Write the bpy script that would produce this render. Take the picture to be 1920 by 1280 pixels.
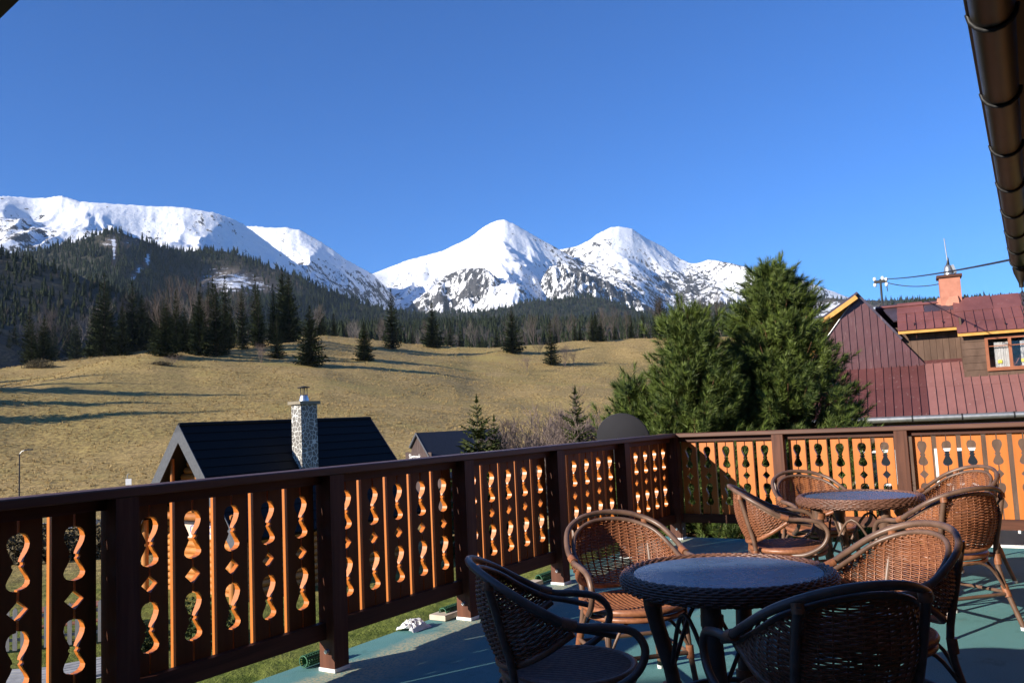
import bpy, math, random
import numpy as np
from mathutils import Vector, Matrix

for o in list(bpy.data.objects):
    bpy.data.objects.remove(o)
scene = bpy.context.scene
COL = scene.collection
rad = math.radians

# ------------------------------------------------------------------ camera
EYE = 1.365
FPX, PITCH, ROLL = 1600.0, rad(5.35), rad(2.677)
FW = Vector((0, math.cos(PITCH), math.sin(PITCH)))
UP0 = Vector((0, -math.sin(PITCH), math.cos(PITCH)))
RT = Vector((1, 0, 0)) * math.cos(ROLL) - UP0 * math.sin(ROLL)
UP = Vector((1, 0, 0)) * math.sin(ROLL) + UP0 * math.cos(ROLL)
cam = bpy.data.cameras.new('camera')
cam.sensor_width = 36
cam.lens = 36 * FPX / 1920
cam.clip_start = 0.05
cam.clip_end = 40000
camo = bpy.data.objects.new('camera', cam)
COL.objects.link(camo)
camo.matrix_world = Matrix(((RT.x, UP.x, -FW.x, 0), (RT.y, UP.y, -FW.y, 0), (RT.z, UP.z, -FW.z, EYE), (0, 0, 0, 1)))
scene.camera = camo

# ------------------------------------------------------------------ light
SUN_AZ, SUN_EL = rad(58), rad(20.7)          # direction the light travels, measured from +Y to +X
SDIR = Vector((math.sin(SUN_AZ) * math.cos(SUN_EL), math.cos(SUN_AZ) * math.cos(SUN_EL), -math.sin(SUN_EL)))
sun = bpy.data.lights.new('sun', 'SUN')
sun.energy = 4.6
sun.angle = rad(0.53)
sun.color = (1.0, 0.93, 0.82)
suno = bpy.data.objects.new('sun', sun)
COL.objects.link(suno)
suno.rotation_euler = SDIR.to_track_quat('-Z', 'Y').to_euler()
world = bpy.data.worlds.new('World')
scene.world = world
world.use_nodes = True
wn, wl = world.node_tree.nodes, world.node_tree.links
sky = wn.new('ShaderNodeTexSky')
sky.sky_type = 'NISHITA'
sky.sun_disc = False
sky.sun_elevation = SUN_EL
sky.sun_rotation = math.atan2(-SDIR.x, -SDIR.y)
sky.altitude = 900
sky.air_density = 1.0
sky.dust_density = 0.0
sky.ozone_density = 9.0
bg = wn['Background']
bg.inputs[1].default_value = 0.06
tint = wn.new('ShaderNodeMix')
tint.data_type = 'RGBA'
tint.blend_type = 'MULTIPLY'
tint.inputs[0].default_value = 1.0
tint.inputs[7].default_value = (0.88, 1.24, 1.54, 1)
wl.new(sky.outputs[0], tint.inputs[6])
wl.new(tint.outputs[2], bg.inputs[0])
scene.view_settings.view_transform = 'Standard'
scene.view_settings.look = 'None'
scene.view_settings.exposure = 1.0
scene.view_settings.gamma = 1.0
scene.render.engine = 'CYCLES'

# ------------------------------------------------------------------ helpers
def ray(px, py):
    return FW + RT * ((px - 960) / FPX) - UP * ((py - 640) / FPX)

def at_y(px, py, y):
    d = ray(px, py)
    return Vector((0, 0, EYE)) + d * (y / d.y)

def at_z(px, py, z):
    d = ray(px, py)
    return Vector((0, 0, EYE)) + d * ((z - EYE) / d.z)

def at_plane(px, py, p0, n):
    d = ray(px, py)
    c = Vector((0, 0, EYE))
    return c + d * ((p0 - c).dot(n) / d.dot(n))

def tag(o, label=None, cat=None, group=None, kind=None):
    if label: o['label'] = label
    if cat: o['category'] = cat
    if group: o['group'] = group
    if kind: o['kind'] = kind
    return o

def empty(name, loc=(0, 0, 0), rz=0.0):
    o = bpy.data.objects.new(name, None)
    COL.objects.link(o)
    o.location = loc
    o.rotation_euler = (0, 0, rz)
    o.empty_display_size = 0.2
    return o

def link(name, me, parent=None):
    o = bpy.data.objects.new(name, me)
    COL.objects.link(o)
    if parent is not None:
        o.parent = parent
    return o

def copy_tree(o, parent=None):
    c = o.copy()
    COL.objects.link(c)
    c.parent = parent
    for ch in list(o.children):
        copy_tree(ch, c)
    return c

class MB:
    """collects shapes, build() links them as one mesh object"""
    def __init__(self):
        self.v, self.f, self.s = [], [], []
    def add(self, vs, fs, smooth=False):
        n = len(self.v)
        self.v.extend([tuple(p) for p in vs])
        self.f.extend([tuple(i + n for i in f) for f in fs])
        self.s.extend([smooth] * len(fs))
        return self
    def box(self, c, s, ax=None, bev=0.0):
        """box centred at c, size s, optional axes (3 unit vectors)"""
        ax = ax or (Vector((1, 0, 0)), Vector((0, 1, 0)), Vector((0, 0, 1)))
        c = Vector(c)
        hx, hy, hz = s[0] / 2, s[1] / 2, s[2] / 2
        if bev <= 0:
            P = [c + ax[0] * (i * hx) + ax[1] * (j * hy) + ax[2] * (k * hz) for k in (-1, 1) for j in (-1, 1) for i in (-1, 1)]
            return self.add(P, [(0, 2, 3, 1), (4, 5, 7, 6), (0, 1, 5, 4), (2, 6, 7, 3), (0, 4, 6, 2), (1, 3, 7, 5)])
        # chamfered along the local X length (8-sided profile)
        b = bev
        prof = [(-hy + b, -hz), (hy - b, -hz), (hy, -hz + b), (hy, hz - b), (hy - b, hz), (-hy + b, hz), (-hy, hz - b), (-hy, -hz + b)]
        P = [c + ax[0] * x + ax[1] * y + ax[2] * z for x in (-hx, hx) for y, z in prof]
        F = [tuple(range(7, -1, -1)), tuple(range(8, 16))]
        F += [(i, (i + 1) % 8, 8 + (i + 1) % 8, 8 + i) for i in range(8)]
        return self.add(P, F)
    def tube(self, path, r, n=6, closed=False, caps=True, smooth=True):
        path = [Vector(p) for p in path]
        m = len(path)
        rs = r if isinstance(r, (list, tuple)) else [r] * m
        T = []
        for i in range(m):
            a = path[(i - 1) % m] if (closed or i > 0) else path[i]
            b = path[(i + 1) % m] if (closed or i < m - 1) else path[i]
            t = b - a
            T.append(t.normalized() if t.length > 1e-9 else Vector((0, 0, 1)))
        ref = Vector((0, 0, 1)) if abs(T[0].z) < 0.9 else Vector((1, 0, 0))
        nrm = (ref - T[0] * ref.dot(T[0])).normalized()
        V = []
        for i in range(m):
            nrm = nrm - T[i] * nrm.dot(T[i])
            nrm = nrm.normalized() if nrm.length > 1e-6 else T[i].orthogonal().normalized()
            bn = T[i].cross(nrm)
            for k in range(n):
                a = 2 * math.pi * k / n
                V.append(path[i] + (nrm * math.cos(a) + bn * math.sin(a)) * rs[i])
        F = []
        for i in range(m if closed else m - 1):
            j = (i + 1) % m
            for k in range(n):
                l = (k + 1) % n
                F.append((i * n + k, i * n + l, j * n + l, j * n + k))
        self.add(V, F, smooth)
        if caps and not closed:
            self.add(V[:n], [tuple(range(n - 1, -1, -1))])
            self.add(V[-n:], [tuple(range(n))])
        return self
    def lathe(self, prof, n=24, c=(0, 0, 0), closed=False, smooth=True):
        """profile of (r, z) spun about a vertical axis at c"""
        V = []
        for r, z in prof:
            for k in range(n):
                a = 2 * math.pi * k / n
                V.append((c[0] + r * math.cos(a), c[1] + r * math.sin(a), c[2] + z))
        F = []
        m = len(prof)
        for i in range(m if closed else m - 1):
            j = (i + 1) % m
            for k in range(n):
                l = (k + 1) % n
                F.append((i * n + k, i * n + l, j * n + l, j * n + k))
        return self.add(V, F, smooth)
    def prism(self, poly, d):
        """poly: list of 3D points (planar), extruded along vector d"""
        n = len(poly)
        d = Vector(d)
        P = [Vector(p) for p in poly] + [Vector(p) + d for p in poly]
        F = [tuple(range(n - 1, -1, -1)), tuple(range(n, 2 * n))]
        F += [(i, (i + 1) % n, n + (i + 1) % n, n + i) for i in range(n)]
        return self.add(P, F)
    def mesh(self, name, mat):
        me = bpy.data.meshes.new(name)
        me.from_pydata(self.v, [], self.f)
        me.polygons.foreach_set('use_smooth', self.s)
        if mat is not None:
            me.materials.append(mat)
        me.update()
        return me
    def build(self, name, mat, parent=None):
        return link(name, self.mesh(name, mat), parent)

def catmull(pts, n=6, closed=False):
    pts = [Vector(p) for p in pts]
    m = len(pts)
    out = []
    for i in range(m if closed else m - 1):
        p0 = pts[(i - 1) % m] if (closed or i > 0) else pts[0] * 2 - pts[1]
        p1, p2 = pts[i], pts[(i + 1) % m]
        p3 = pts[(i + 2) % m] if (closed or i < m - 2) else pts[m - 1] * 2 - pts[m - 2]
        for k in range(n):
            t = k / n
            out.append(0.5 * ((2 * p1) + (p2 - p0) * t + (2 * p0 - 5 * p1 + 4 * p2 - p3) * t * t + (3 * p1 - p0 - 3 * p2 + p3) * t ** 3))
    if not closed:
        out.append(pts[-1])
    return out

def np_mesh(name, V, F, mat, smooth=False):
    """V (n,3) array, F (m,3) or (m,4) array"""
    me = bpy.data.meshes.new(name)
    V = np.ascontiguousarray(V, dtype=np.float32)
    F = np.ascontiguousarray(F, dtype=np.int32)
    k = F.shape[1]
    me.vertices.add(len(V))
    me.vertices.foreach_set('co', V.ravel())
    me.loops.add(F.size)
    me.loops.foreach_set('vertex_index', F.ravel())
    me.polygons.add(len(F))
    me.polygons.foreach_set('loop_start', np.arange(0, F.size, k, dtype=np.int32))
    me.polygons.foreach_set('use_smooth', np.full(len(F), smooth))
    if mat is not None:
        me.materials.append(mat)
    me.update(calc_edges=True)
    return me

# value noise -------------------------------------------------------
_rs = np.random.RandomState(7)
_tab = _rs.rand(256, 256).astype(np.float32)
def vnoise(x, y):
    xi, yi = np.floor(x).astype(int), np.floor(y).astype(int)
    fx, fy = x - xi, y - yi
    fx = fx * fx * fx * (fx * (fx * 6 - 15) + 10)
    fy = fy * fy * fy * (fy * (fy * 6 - 15) + 10)
    a = _tab[xi & 255, yi & 255]; b = _tab[(xi + 1) & 255, yi & 255]
    c = _tab[xi & 255, (yi + 1) & 255]; d = _tab[(xi + 1) & 255, (yi + 1) & 255]
    return (a * (1 - fx) + b * fx) * (1 - fy) + (c * (1 - fx) + d * fx) * fy
def fbm(x, y, o=5, g=0.5):
    s, a, t = 0, 1.0, 0
    for i in range(o):
        s = s + a * vnoise(x * 2 ** i + 17.3 * i, y * 2 ** i + 9.1 * i); t += a; a *= g
    return s / t
def ridged(x, y, o=5, g=0.5):
    s, a, t = 0, 1.0, 0
    for i in range(o):
        s = s + a * (1 - np.abs(2 * vnoise(x * 2 ** i + 31.7 * i, y * 2 ** i + 5.3 * i) - 1)); t += a; a *= g
    return s / t
def sstep(a, b, x):
    t = np.clip((x - a) / (b - a), 0, 1)
    return t * t * (3 - 2 * t)

# ------------------------------------------------------------------ materials
class NM:
    def __init__(self, name, rough=0.7, spec=0.3):
        self.m = bpy.data.materials.new(name)
        self.m.use_nodes = True
        self.t = self.m.node_tree
        self.n, self.l = self.t.nodes, self.t.links
        self.b = self.n['Principled BSDF']
        self.b.inputs['Roughness'].default_value = rough
        self.b.inputs['Specular IOR Level'].default_value = spec
    def co(self, kind='Object', scale=(1, 1, 1), rot=(0, 0, 0), loc=(0, 0, 0)):
        tc = self.n.new('ShaderNodeTexCoord')
        mp = self.n.new('ShaderNodeMapping')
        mp.inputs['Scale'].default_value = scale
        mp.inputs['Rotation'].default_value = rot
        mp.inputs['Location'].default_value = loc
        self.l.new(tc.outputs[kind], mp.inputs[0])
        return mp.outputs[0]
    def pos(self, scale=(1, 1, 1)):
        g = self.n.new('ShaderNodeNewGeometry')
        mp = self.n.new('ShaderNodeMapping')
        mp.inputs['Scale'].default_value = scale
        self.l.new(g.outputs['Position'], mp.inputs[0])
        return mp.outputs[0]
    def noise(self, v, scale, detail=5, rough=0.55, dist=0.0):
        t = self.n.new('ShaderNodeTexNoise')
        t.inputs['Scale'].default_value = scale
        t.inputs['Detail'].default_value = detail
        t.inputs['Roughness'].default_value = rough
        t.inputs['Distortion'].default_value = dist
        self.l.new(v, t.inputs['Vector'])
        return t.outputs['Fac']
    def ramp(self, f, stops, interp='LINEAR'):
        r = self.n.new('ShaderNodeValToRGB')
        r.color_ramp.interpolation = interp
        e = r.color_ramp.elements
        while len(e) < len(stops): e.new(0.5)
        for el, (p, c) in zip(e, stops):
            el.position = p
            el.color = (c, c, c, 1) if isinstance(c, (int, float)) else (*c, 1)
        self.l.new(f, r.inputs[0])
        return r.outputs[0]
    def mix(self, f, a, b, mode='MIX'):
        x = self.n.new('ShaderNodeMix')
        x.data_type = 'RGBA'
        x.blend_type = mode
        for s, val in ((0, f), (6, a), (7, b)):
            if hasattr(val, 'is_linked') or hasattr(val, 'links'):
                self.l.new(val, x.inputs[s])
            elif s == 0:
                x.inputs[0].default_value = val
            else:
                x.inputs[s].default_value = (*val, 1)
        return x.outputs[2]
    def math(self, op, a, b=0.0):
        x = self.n.new('ShaderNodeMath')
        x.operation = op
        for s, val in ((0, a), (1, b)):
            if hasattr(val, 'links'): self.l.new(val, x.inputs[s])
            else: x.inputs[s].default_value = val
        return x.outputs[0]
    def attr(self, name):
        a = self.n.new('ShaderNodeAttribute')
        a.attribute_name = name
        return a.outputs['Fac']
    def objrand(self):
        return self.n.new('ShaderNodeObjectInfo').outputs['Random']
    def col(self, c):
        if hasattr(c, 'links'): self.l.new(c, self.b.inputs['Base Color'])
        else: self.b.inputs['Base Color'].default_value = (*c, 1)
        return self
    def bump(self, h, strength=0.3, dist=0.01):
        b = self.n.new('ShaderNodeBump')
        b.inputs['Strength'].default_value = strength
        b.inputs['Distance'].default_value = dist
        self.l.new(h, b.inputs['Height'])
        self.l.new(b.outputs[0], self.b.inputs['Normal'])
        return self
    def rough(self, r):
        if hasattr(r, 'links'): self.l.new(r, self.b.inputs['Roughness'])
        else: self.b.inputs['Roughness'].default_value = r
        return self

def wood(name, dark, light, scale=(3, 3, 30), rough=0.55, spec=0.4, bump=0.15, knots=False):
    m = NM(name, rough, spec)
    v = m.co('Object', scale)
    f = m.noise(v, 1.0, 6, 0.6, 0.6)
    c = m.ramp(f, [(0.3, dark), (0.7, light)])
    g = m.noise(m.pos(), 2.3, 3)
    c = m.mix(m.ramp(g, [(0.35, 0.0), (0.75, 0.45)]), c, tuple(x * 0.62 for x in light))
    r = m.objrand()
    c = m.mix(m.ramp(r, [(0, 0.0), (1, 0.30)]), c, tuple(x * 0.7 for x in dark))
    m.col(c)
    m.bump(f, bump, 0.004)
    return m.m

def plain(name, c, rough=0.6, spec=0.3, var=0.25, scale=6.0, metal=0.0, bump=0.0):
    m = NM(name, rough, spec)
    f = m.noise(m.pos(), scale, 5)
    m.col(m.mix(m.ramp(f, [(0.3, 0.0), (0.75, 1.0)]), tuple(x * (1 - var) for x in c), tuple(min(1, x * (1 + var)) for x in c)))
    m.b.inputs['Metallic'].default_value = metal
    if bump: m.bump(f, bump, 0.01)
    return m.m
# ================================================================== terrain
_A = np.array([-0.70, -0.545, -0.40, -0.22, -0.05, 0.14, 0.40])
_YC = np.array([205., 212., 250., 296., 300., 315., 330.])
_TA = np.array([0.088, 0.091, 0.104, 0.112, 0.088, 0.0885, 0.085])
def crest(az):
    return np.interp(az, _A, _YC), np.interp(az, _A, _TA)
def zground(x, y):
    x = np.asarray(x, float); y = np.asarray(y, float)
    yy = np.maximum(y, 1e-3)
    az = np.arctan2(x, np.maximum(y, 25.0))
    yc, ta = crest(az)
    near = -3.6 + 2.2 * sstep(-2.0, 5.0, x) * (1 - sstep(22, 40, y)) * sstep(-40, -10, y)
    u = np.clip((yy - 78) / (yc - 78), 0, 1)
    z = near + (EYE + ta * yc - near) * u ** 1.12
    z = z + np.maximum(yy - yc, 0) * 0.05
    z = z - 0.10 * (np.clip(x, -110, 60) + 35) * np.sin(np.pi * np.clip(u, 0, 1)) ** 0.8 * (1 - sstep(-75, -110, x))
    bumps = (fbm(x / 26, y / 26, 3) - 0.5) * 3.0 * sstep(60, 110, y) + (fbm(x / 7, y / 7, 3) - 0.5) * 0.35 * sstep(14, 40, np.hypot(x, y))
    return z + bumps
def zg(x, y):
    return float(zground(np.array([x]), np.array([y]))[0])
def on_ground(px, py, ymax=420.0):
    """point where the sight line through a pixel meets the ground"""
    d = ray(px, py)
    ys = np.concatenate([np.linspace(8, 120, 900), np.linspace(120, ymax, 1500)[1:]])
    t = ys / d.y
    zz = EYE + d.z * t
    gg = zground(d.x * t, ys)
    k = np.nonzero(zz <= gg)[0]
    i = k[0] if len(k) else len(ys) - 1
    return Vector((d.x * t[i], ys[i], gg[i]))

# ---- ground sheet (meadow, lawn) ----
def build_ground():
    az = np.radians(np.concatenate([np.linspace(-180, -48, 40)[:-1], np.linspace(-48, 48, 420), np.linspace(48, 180, 40)[1:]]))
    rr = np.concatenate([[0.4], np.geomspace(3, 620, 250)])
    A, Rr = np.meshgrid(az, rr)
    X, Y = Rr * np.sin(A), Rr * np.cos(A)
    Z = zground(X, Y)
    V = np.stack([X, Y, Z], -1).reshape(-1, 3)
    n = len(az)
    i, j = np.meshgrid(np.arange(n - 1), np.arange(len(rr) - 1))
    a = (j * n + i).ravel()
    F = np.stack([a, a + n, a + n + 1, a + 1], -1)
    m = NM('meadow_grass', 0.95, 0.1)
    p = m.pos()
    big = m.noise(p, 0.021, 5, 0.6)
    mid = m.noise(m.pos((0.5, 1.0, 1)), 0.33, 6, 0.65)
    fine = m.noise(m.pos((0.9, 0.5, 1)), 2.2, 6, 0.75)
    c = m.ramp(big, [(0.32, (0.50, 0.345, 0.150)), (0.5, (0.47, 0.325, 0.132)), (0.62, (0.420, 0.310, 0.108)), (0.72, (0.50, 0.350, 0.150))])
    c = m.mix(m.ramp(mid, [(0.38, 0.0), (0.66, 0.75)]), c, (0.335, 0.245, 0.085))
    c = m.mix(m.ramp(fine, [(0.42, 0.75), (0.56, 0.0)]), c, (0.160, 0.110, 0.048))
    c = m.mix(m.ramp(m.noise(p, 0.55, 6, 0.8), [(0.60, 0.0), (0.72, 0.6)]), c, (0.56, 0.41, 0.21))
    c = m.mix(m.ramp(m.noise(m.pos((0.55, 1.3, 1)), 1.1, 5, 0.7), [(0.30, 0.8), (0.42, 0.0)]), c, (0.140, 0.095, 0.040))
    c = m.mix(m.ramp(m.noise(m.pos((0.6, 1.0, 1)), 0.075, 4, 0.6), [(0.56, 0.0), (0.68, 0.6)]), c, (0.345, 0.270, 0.088))
    # green lawn round the houses, dry meadow beyond
    sx = m.n.new('ShaderNodeSeparateXYZ'); m.l.new(p, sx.inputs[0])
    jit = m.math('MULTIPLY_ADD', m.noise(p, 0.25, 3), 16.0)
    dist = m.math('ADD', sx.outputs[1], jit)
    green = m.ramp(m.math('MULTIPLY', dist, 0.01), [(0.34, 1.0), (0.46, 0.0)])
    gcol = m.mix(m.ramp(fine, [(0.35, 0.0), (0.6, 1.0)]), (0.062, 0.085, 0.012), (0.180, 0.200, 0.040))
    gcol = m.mix(m.ramp(mid, [(0.45, 0.0), (0.7, 0.6)]), gcol, (0.16, 0.13, 0.05))
    c = m.mix(green, c, gcol)
    m.col(c)
    h = m.math('ADD', m.math('MULTIPLY', fine, 0.6), m.math('MULTIPLY', mid, 0.6))
    m.bump(h, 0.9, 0.35)
    me = np_mesh('ground', V, F, m.m, True)
    tag(link('ground', me), kind='structure')
build_ground()

# ---- far hills and snow mountains: one height field ----
def azte(pts):
    out = []
    for px, py in pts:
        d = ray(px, py)
        out.append((math.atan2(d.x, d.y), d.z / math.hypot(d.x, d.y)))
    a = np.array(out)
    return a[:, 0], a[:, 1]
# name, crest distance, silhouette, front slope, gully amplitude, base rockiness, forest
LAYERS = [
    ('hill',   950, [(-260, 440), (-100, 455), (0, 475), (60, 488), (160, 520), (260, 562), (330, 612), (400, 660)], 0.30, 14, 0, 1),
    ('spur',  2300, [(-200, 470), (20, 474), (60, 470), (130, 457), (180, 440), (205, 428), (225, 436), (262, 447), (300, 463), (340, 470), (400, 468), (440, 473), (500, 498), (560, 518), (620, 546), (700, 575), (800, 594), (900, 606), (1000, 640)], 0.42, 60, 0, 1),
    ('left',  3900, [(-300, 395), (-150, 385), (0, 367), (55, 370), (85, 371), (115, 366), (150, 377), (230, 383), (290, 386), (340, 388), (400, 398), (432, 408), (455, 419), (500, 452), (560, 497), (600, 528), (640, 560), (700, 600)], 0.52, 100, 0.06, 0),
    ('back',  4700, [(400, 428), (440, 425), (480, 423), (500, 426), (535, 426), (562, 430), (600, 452), (625, 468), (650, 487), (700, 514), (730, 545), (760, 580), (800, 620)], 0.55, 100, 0.10, 0),
    ('peak',  4900, [(600, 590), (660, 535), (700, 512), (765, 487), (800, 478), (830, 470), (850, 460), (880, 446), (905, 426), (925, 415), (945, 411), (965, 420), (1000, 440), (1045, 465), (1075, 484), (1100, 503), (1160, 545), (1230, 592)], 0.60, 125, 0.06, 0),
    ('twin',  5300, [(960, 520), (1010, 478), (1050, 467), (1080, 462), (1105, 450), (1122, 437), (1145, 426), (1160, 424), (1185, 428), (1200, 438), (1215, 448), (1250, 465), (1300, 485), (1340, 487), (1370, 493), (1400, 500), (1430, 516), (1480, 517), (1520, 530), (1560, 545), (1640, 575), (1720, 600)], 0.60, 130, 0.03, 0),
    ('dome',  4050, [(700, 620), (745, 592), (780, 560), (808, 540), (830, 520), (850, 508), (870, 503), (897, 501), (915, 506), (935, 522), (960, 550), (985, 575), (1020, 600)], 0.85, 110, 0.72, 0),
    ('rib',   4350, [(990, 560), (1030, 500), (1060, 492), (1085, 505), (1110, 515), (1140, 530), (1175, 545), (1215, 572), (1250, 600)], 0.60, 90, 0.62, 0),
    ('foot',  3050, [(600, 620), (700, 596), (800, 588), (900, 584), (950, 577), (985, 566), (1010, 564), (1060, 560), (1110, 556), (1160, 568), (1210, 588), (1260, 582), (1330, 572), (1420, 566), (1500, 572), (1600, 590)], 0.35, 60, 0, 1),
    ('east',  3500, [(1400, 600), (1450, 575), (1490, 556), (1530, 557), (1560, 558), (1610, 563), (1680, 562), (1720, 560), (1760, 566), (1850, 570), (2000, 566), (2200, 575)], 0.40, 50, 0.3, 1),
]
def far_terrain():
    az = np.radians(np.linspace(-36.5, 36.5, 1150))
    D = np.concatenate([np.linspace(400, 1200, 60), np.linspace(1200, 2800, 120)[1:], np.linspace(2800, 5500, 290)[1:], np.linspace(5500, 6600, 12)[1:]])
    A, Dg = np.meshgrid(az, D)
    X, Y = Dg * np.sin(A), Dg * np.cos(A)
    yc, ta = crest(A)
    ang = np.interp(Dg, [400, 1200, 2800, 5500], [0.0, 0.6, 1.0, 1.0])
    Z = EYE + Dg * (ta * np.cos(A) * (1 - ang) + np.interp(A, [-0.5, 0.12, 0.28, 0.6], [0.112, 0.108, 0.096, 0.096]) * ang) + (fbm(X / 300, Y / 300, 4) - 0.5) * 50 * sstep(450, 900, Dg)
    Z -= 4.0 * (1 - sstep(400, 520, Dg))
    rock = np.zeros_like(Z); forest = np.ones_like(Z)
    wx = (fbm(X / 500, Y / 500, 3) - 0.5) * 320
    wy = (fbm(X / 500 + 40, Y / 500 + 13, 3) - 0.5) * 320
    rib = ridged((X + wx) / 330, (Y + wy) / 700, 4, 0.5)
    iso = fbm(X / 170 + 3, Y / 170, 5, 0.55) - 0.5
    crag = ridged((X + wx * .5) / 90, (Y + wy * .5) / 130, 4, 0.6)
    for name, Dc, pts, sl, amp, rk, fo in LAYERS:
        la, lt = azte(pts)
        te = np.interp(az, la, lt)
        k = np.hanning(61); k /= k.sum()
        tes = np.convolve(np.pad(te, 30, 'edge'), k, 'valid')
        ten = te + (fbm(az * 210, az * 0 + Dc, 4) - 0.5) * (0.0030 if rk > .4 else 0.0009)
        dwob = (fbm(az * 9 + Dc, az * 0, 2) - 0.5) * Dc * 0.12
        dwob = np.convolve(np.pad(dwob, 30, 'edge'), k, 'valid')
        dc = (Dc + dwob)[None, :]
        near = np.exp(-np.abs(dc - Dg) / (90.0 if fo == 0 else 60.0))
        hc = EYE + (tes[None, :] * (1 - near) + ten[None, :] * near) * dc
        t = dc - Dg
        prof = np.where(t >= 0, t * sl * (0.82 + 0.36 * np.exp(-np.abs(t) / 500)), -t * 0.9)
        fade = sstep(0, 260, np.abs(t))
        h = hc - prof - amp * 1.25 * (1 - rib) * fade + amp * 0.5 * iso * fade
        if rk > 0.4:
            h += (crag - 0.6) * 120 * sstep(0, 60, np.abs(t)) + (ridged((X + wx * .3) / 55, (Y + wy * .3) / 260, 4, 0.6) - 0.6) * 90 * sstep(0, 70, np.abs(t))
        else:
            h += (crag - 0.6) * 7 * sstep(0, 80, np.abs(t)) * (0 if fo else 1)
        h = np.where((az < la[0]) | (az > la[-1]), -1e4, h)
        m = h > Z
        Z = np.where(m, h, Z)
        rock = np.where(m, rk, rock)
        forest = np.where(m, fo, forest)
    Rh = np.hypot(X, Y)
    te_pix = (Z - EYE) / Rh
    # image-independent patches given by bearing and height angle
    def patch(px, py, rx, ry):
        d = ray(px, py); a0 = math.atan2(d.x, d.y); t0 = d.z / math.hypot(d.x, d.y)
        return np.exp(-(((A - a0) / (rx / 1600)) ** 2 + ((te_pix - t0) / (ry / 1600)) ** 2))
    gx = np.gradient(Z, axis=1) / np.maximum(np.gradient(X, axis=1), 1e-3)
    gy = np.gradient(Z, axis=0) / np.maximum(np.gradient(Dg, axis=0), 1e-3)
    slope = np.hypot(gx, gy)
    r = rock + 0.28 * sstep(1.2, 2.3, slope) * (rock < 0.4)
    for px, py, rx, ry, w in [(30, 440, 70, 45, .5), (400, 410, 60, 14, .35), (1085, 500, 55, 40, .5), (1130, 555, 70, 35, .5), (1055, 460, 35, 25, .35), (1140, 455, 25, 30, .3), (1290, 545, 60, 40, .45), (1230, 510, 60, 40, .22), (560, 500, 60, 18, .35), (640, 530, 60, 25, .25), (350, 440, 130, 18, .22), (1385, 490, 45, 10, .5), (1500, 525, 60, 14, .3), (700, 560, 60, 25, .2)]:
        r = r + w * patch(px, py, rx, ry)
    r = r + 0.20 * sstep(0.190, 0.145, te_pix) + 0.06 * sstep(0.235, 0.20, te_pix)
    nz = fbm(X / 60, Y / 60 + Z / 60, 5, 0.6)
    r = np.clip(np.minimum(r, 0.72) + (nz - 0.5) * 1.0, 0, 1)
    r[forest > 0.5] = 0
    # snow gullies and the felled, snow streaked clearing in the forest
    clear = np.clip(patch(420, 522, 62, 24) * 0.52 + patch(475, 538, 75, 22) * 0.40, 0, 1)
    gul = np.clip(patch(277, 485, 5, 12) * 1.0 + patch(262, 506, 7, 8) * .9 + patch(250, 520, 6, 6) * .8 + patch(214, 470, 3, 26) * 0.9 + patch(202, 455, 12, 10) * 0.5 + patch(245, 455, 18, 10) * 0.5, 0, 1)
    east = np.clip(patch(1540, 582, 70, 15) * 1.2 + patch(1600, 590, 60, 14), 0, 1)
    opens = np.clip(clear + gul + east * 0.8, 0, 1) * (forest > 0.5)
    # stone pines climbing above the forest edge on the snow
    V = np.stack([X, Y, Z], -1)
    n = len(az)
    i, j = np.meshgrid(np.arange(n - 1), np.arange(len(D) - 1))
    a = (j * n + i).ravel()
    F = np.stack([a, a + n, a + n + 1, a + 1], -1)
    m = NM('mountain', 0.8, 0.15)
    p = m.pos()
    ra, fa, oa = m.attr('rock'), m.attr('forest'), m.attr('opening')
    n1 = m.noise(m.pos((1, 1, 1.6)), 0.028, 7, 0.7)
    n2 = m.noise(p, 0.11, 6, 0.7)
    rr = m.math('ADD', ra, m.math('MULTIPLY', m.math('SUBTRACT', n1, 0.5), 1.05))
    rr = m.math('ADD', rr, m.math('MULTIPLY', m.math('SUBTRACT', n2, 0.5), 1.1))
    n3 = m.noise(m.pos((1, 1, 0.28)), 0.042, 6, 0.65)
    rr = m.math('ADD', rr, m.math('MULTIPLY', m.math('SUBTRACT', n3, 0.5), 2.0))
    rockf = m.ramp(rr, [(0.56, 0.0), (0.66, 1.0)])
    rockc = m.ramp(n2, [(0.3, (0.024, 0.026, 0.033)), (0.55, (0.062, 0.060, 0.060)), (0.75, (0.15, 0.14, 0.13))])
    snow = m.mix(m.ramp(n1, [(0.3, 0.0), (0.7, 1.0)]), (0.80, 0.81, 0.84), (0.88, 0.88, 0.88))
    c = m.mix(rockf, snow, rockc)
    floor = m.mix(m.ramp(n2, [(0.35, 0.0), (0.65, 1.0)]), (0.018, 0.022, 0.012), (0.060, 0.052, 0.036))
    of = m.math('ADD', oa, m.math('MULTIPLY', m.math('SUBTRACT', m.noise(m.pos((.5, .5, 2.2)), 0.06, 6, 0.75), 0.5), 2.6))
    floor = m.mix(m.ramp(oa, [(0.15, 0.0), (0.4, 1.0)]), floor, (0.10, 0.082, 0.066))
    floor = m.mix(m.ramp(of, [(0.60, 0.0), (0.74, 1.0)]), floor, (0.78, 0.79, 0.82))
    c = m.mix(fa, c, floor)
    m.col(c)
    hh = m.math('ADD', m.math('MULTIPLY', n1, 1.0), m.math('MULTIPLY', m.math('MULTIPLY', n2, rockf), 0.8))
    m.bump(hh, 0.45, 16.0)
    me = np_mesh('mountains', V.reshape(-1, 3), F, m.m, True)
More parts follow.
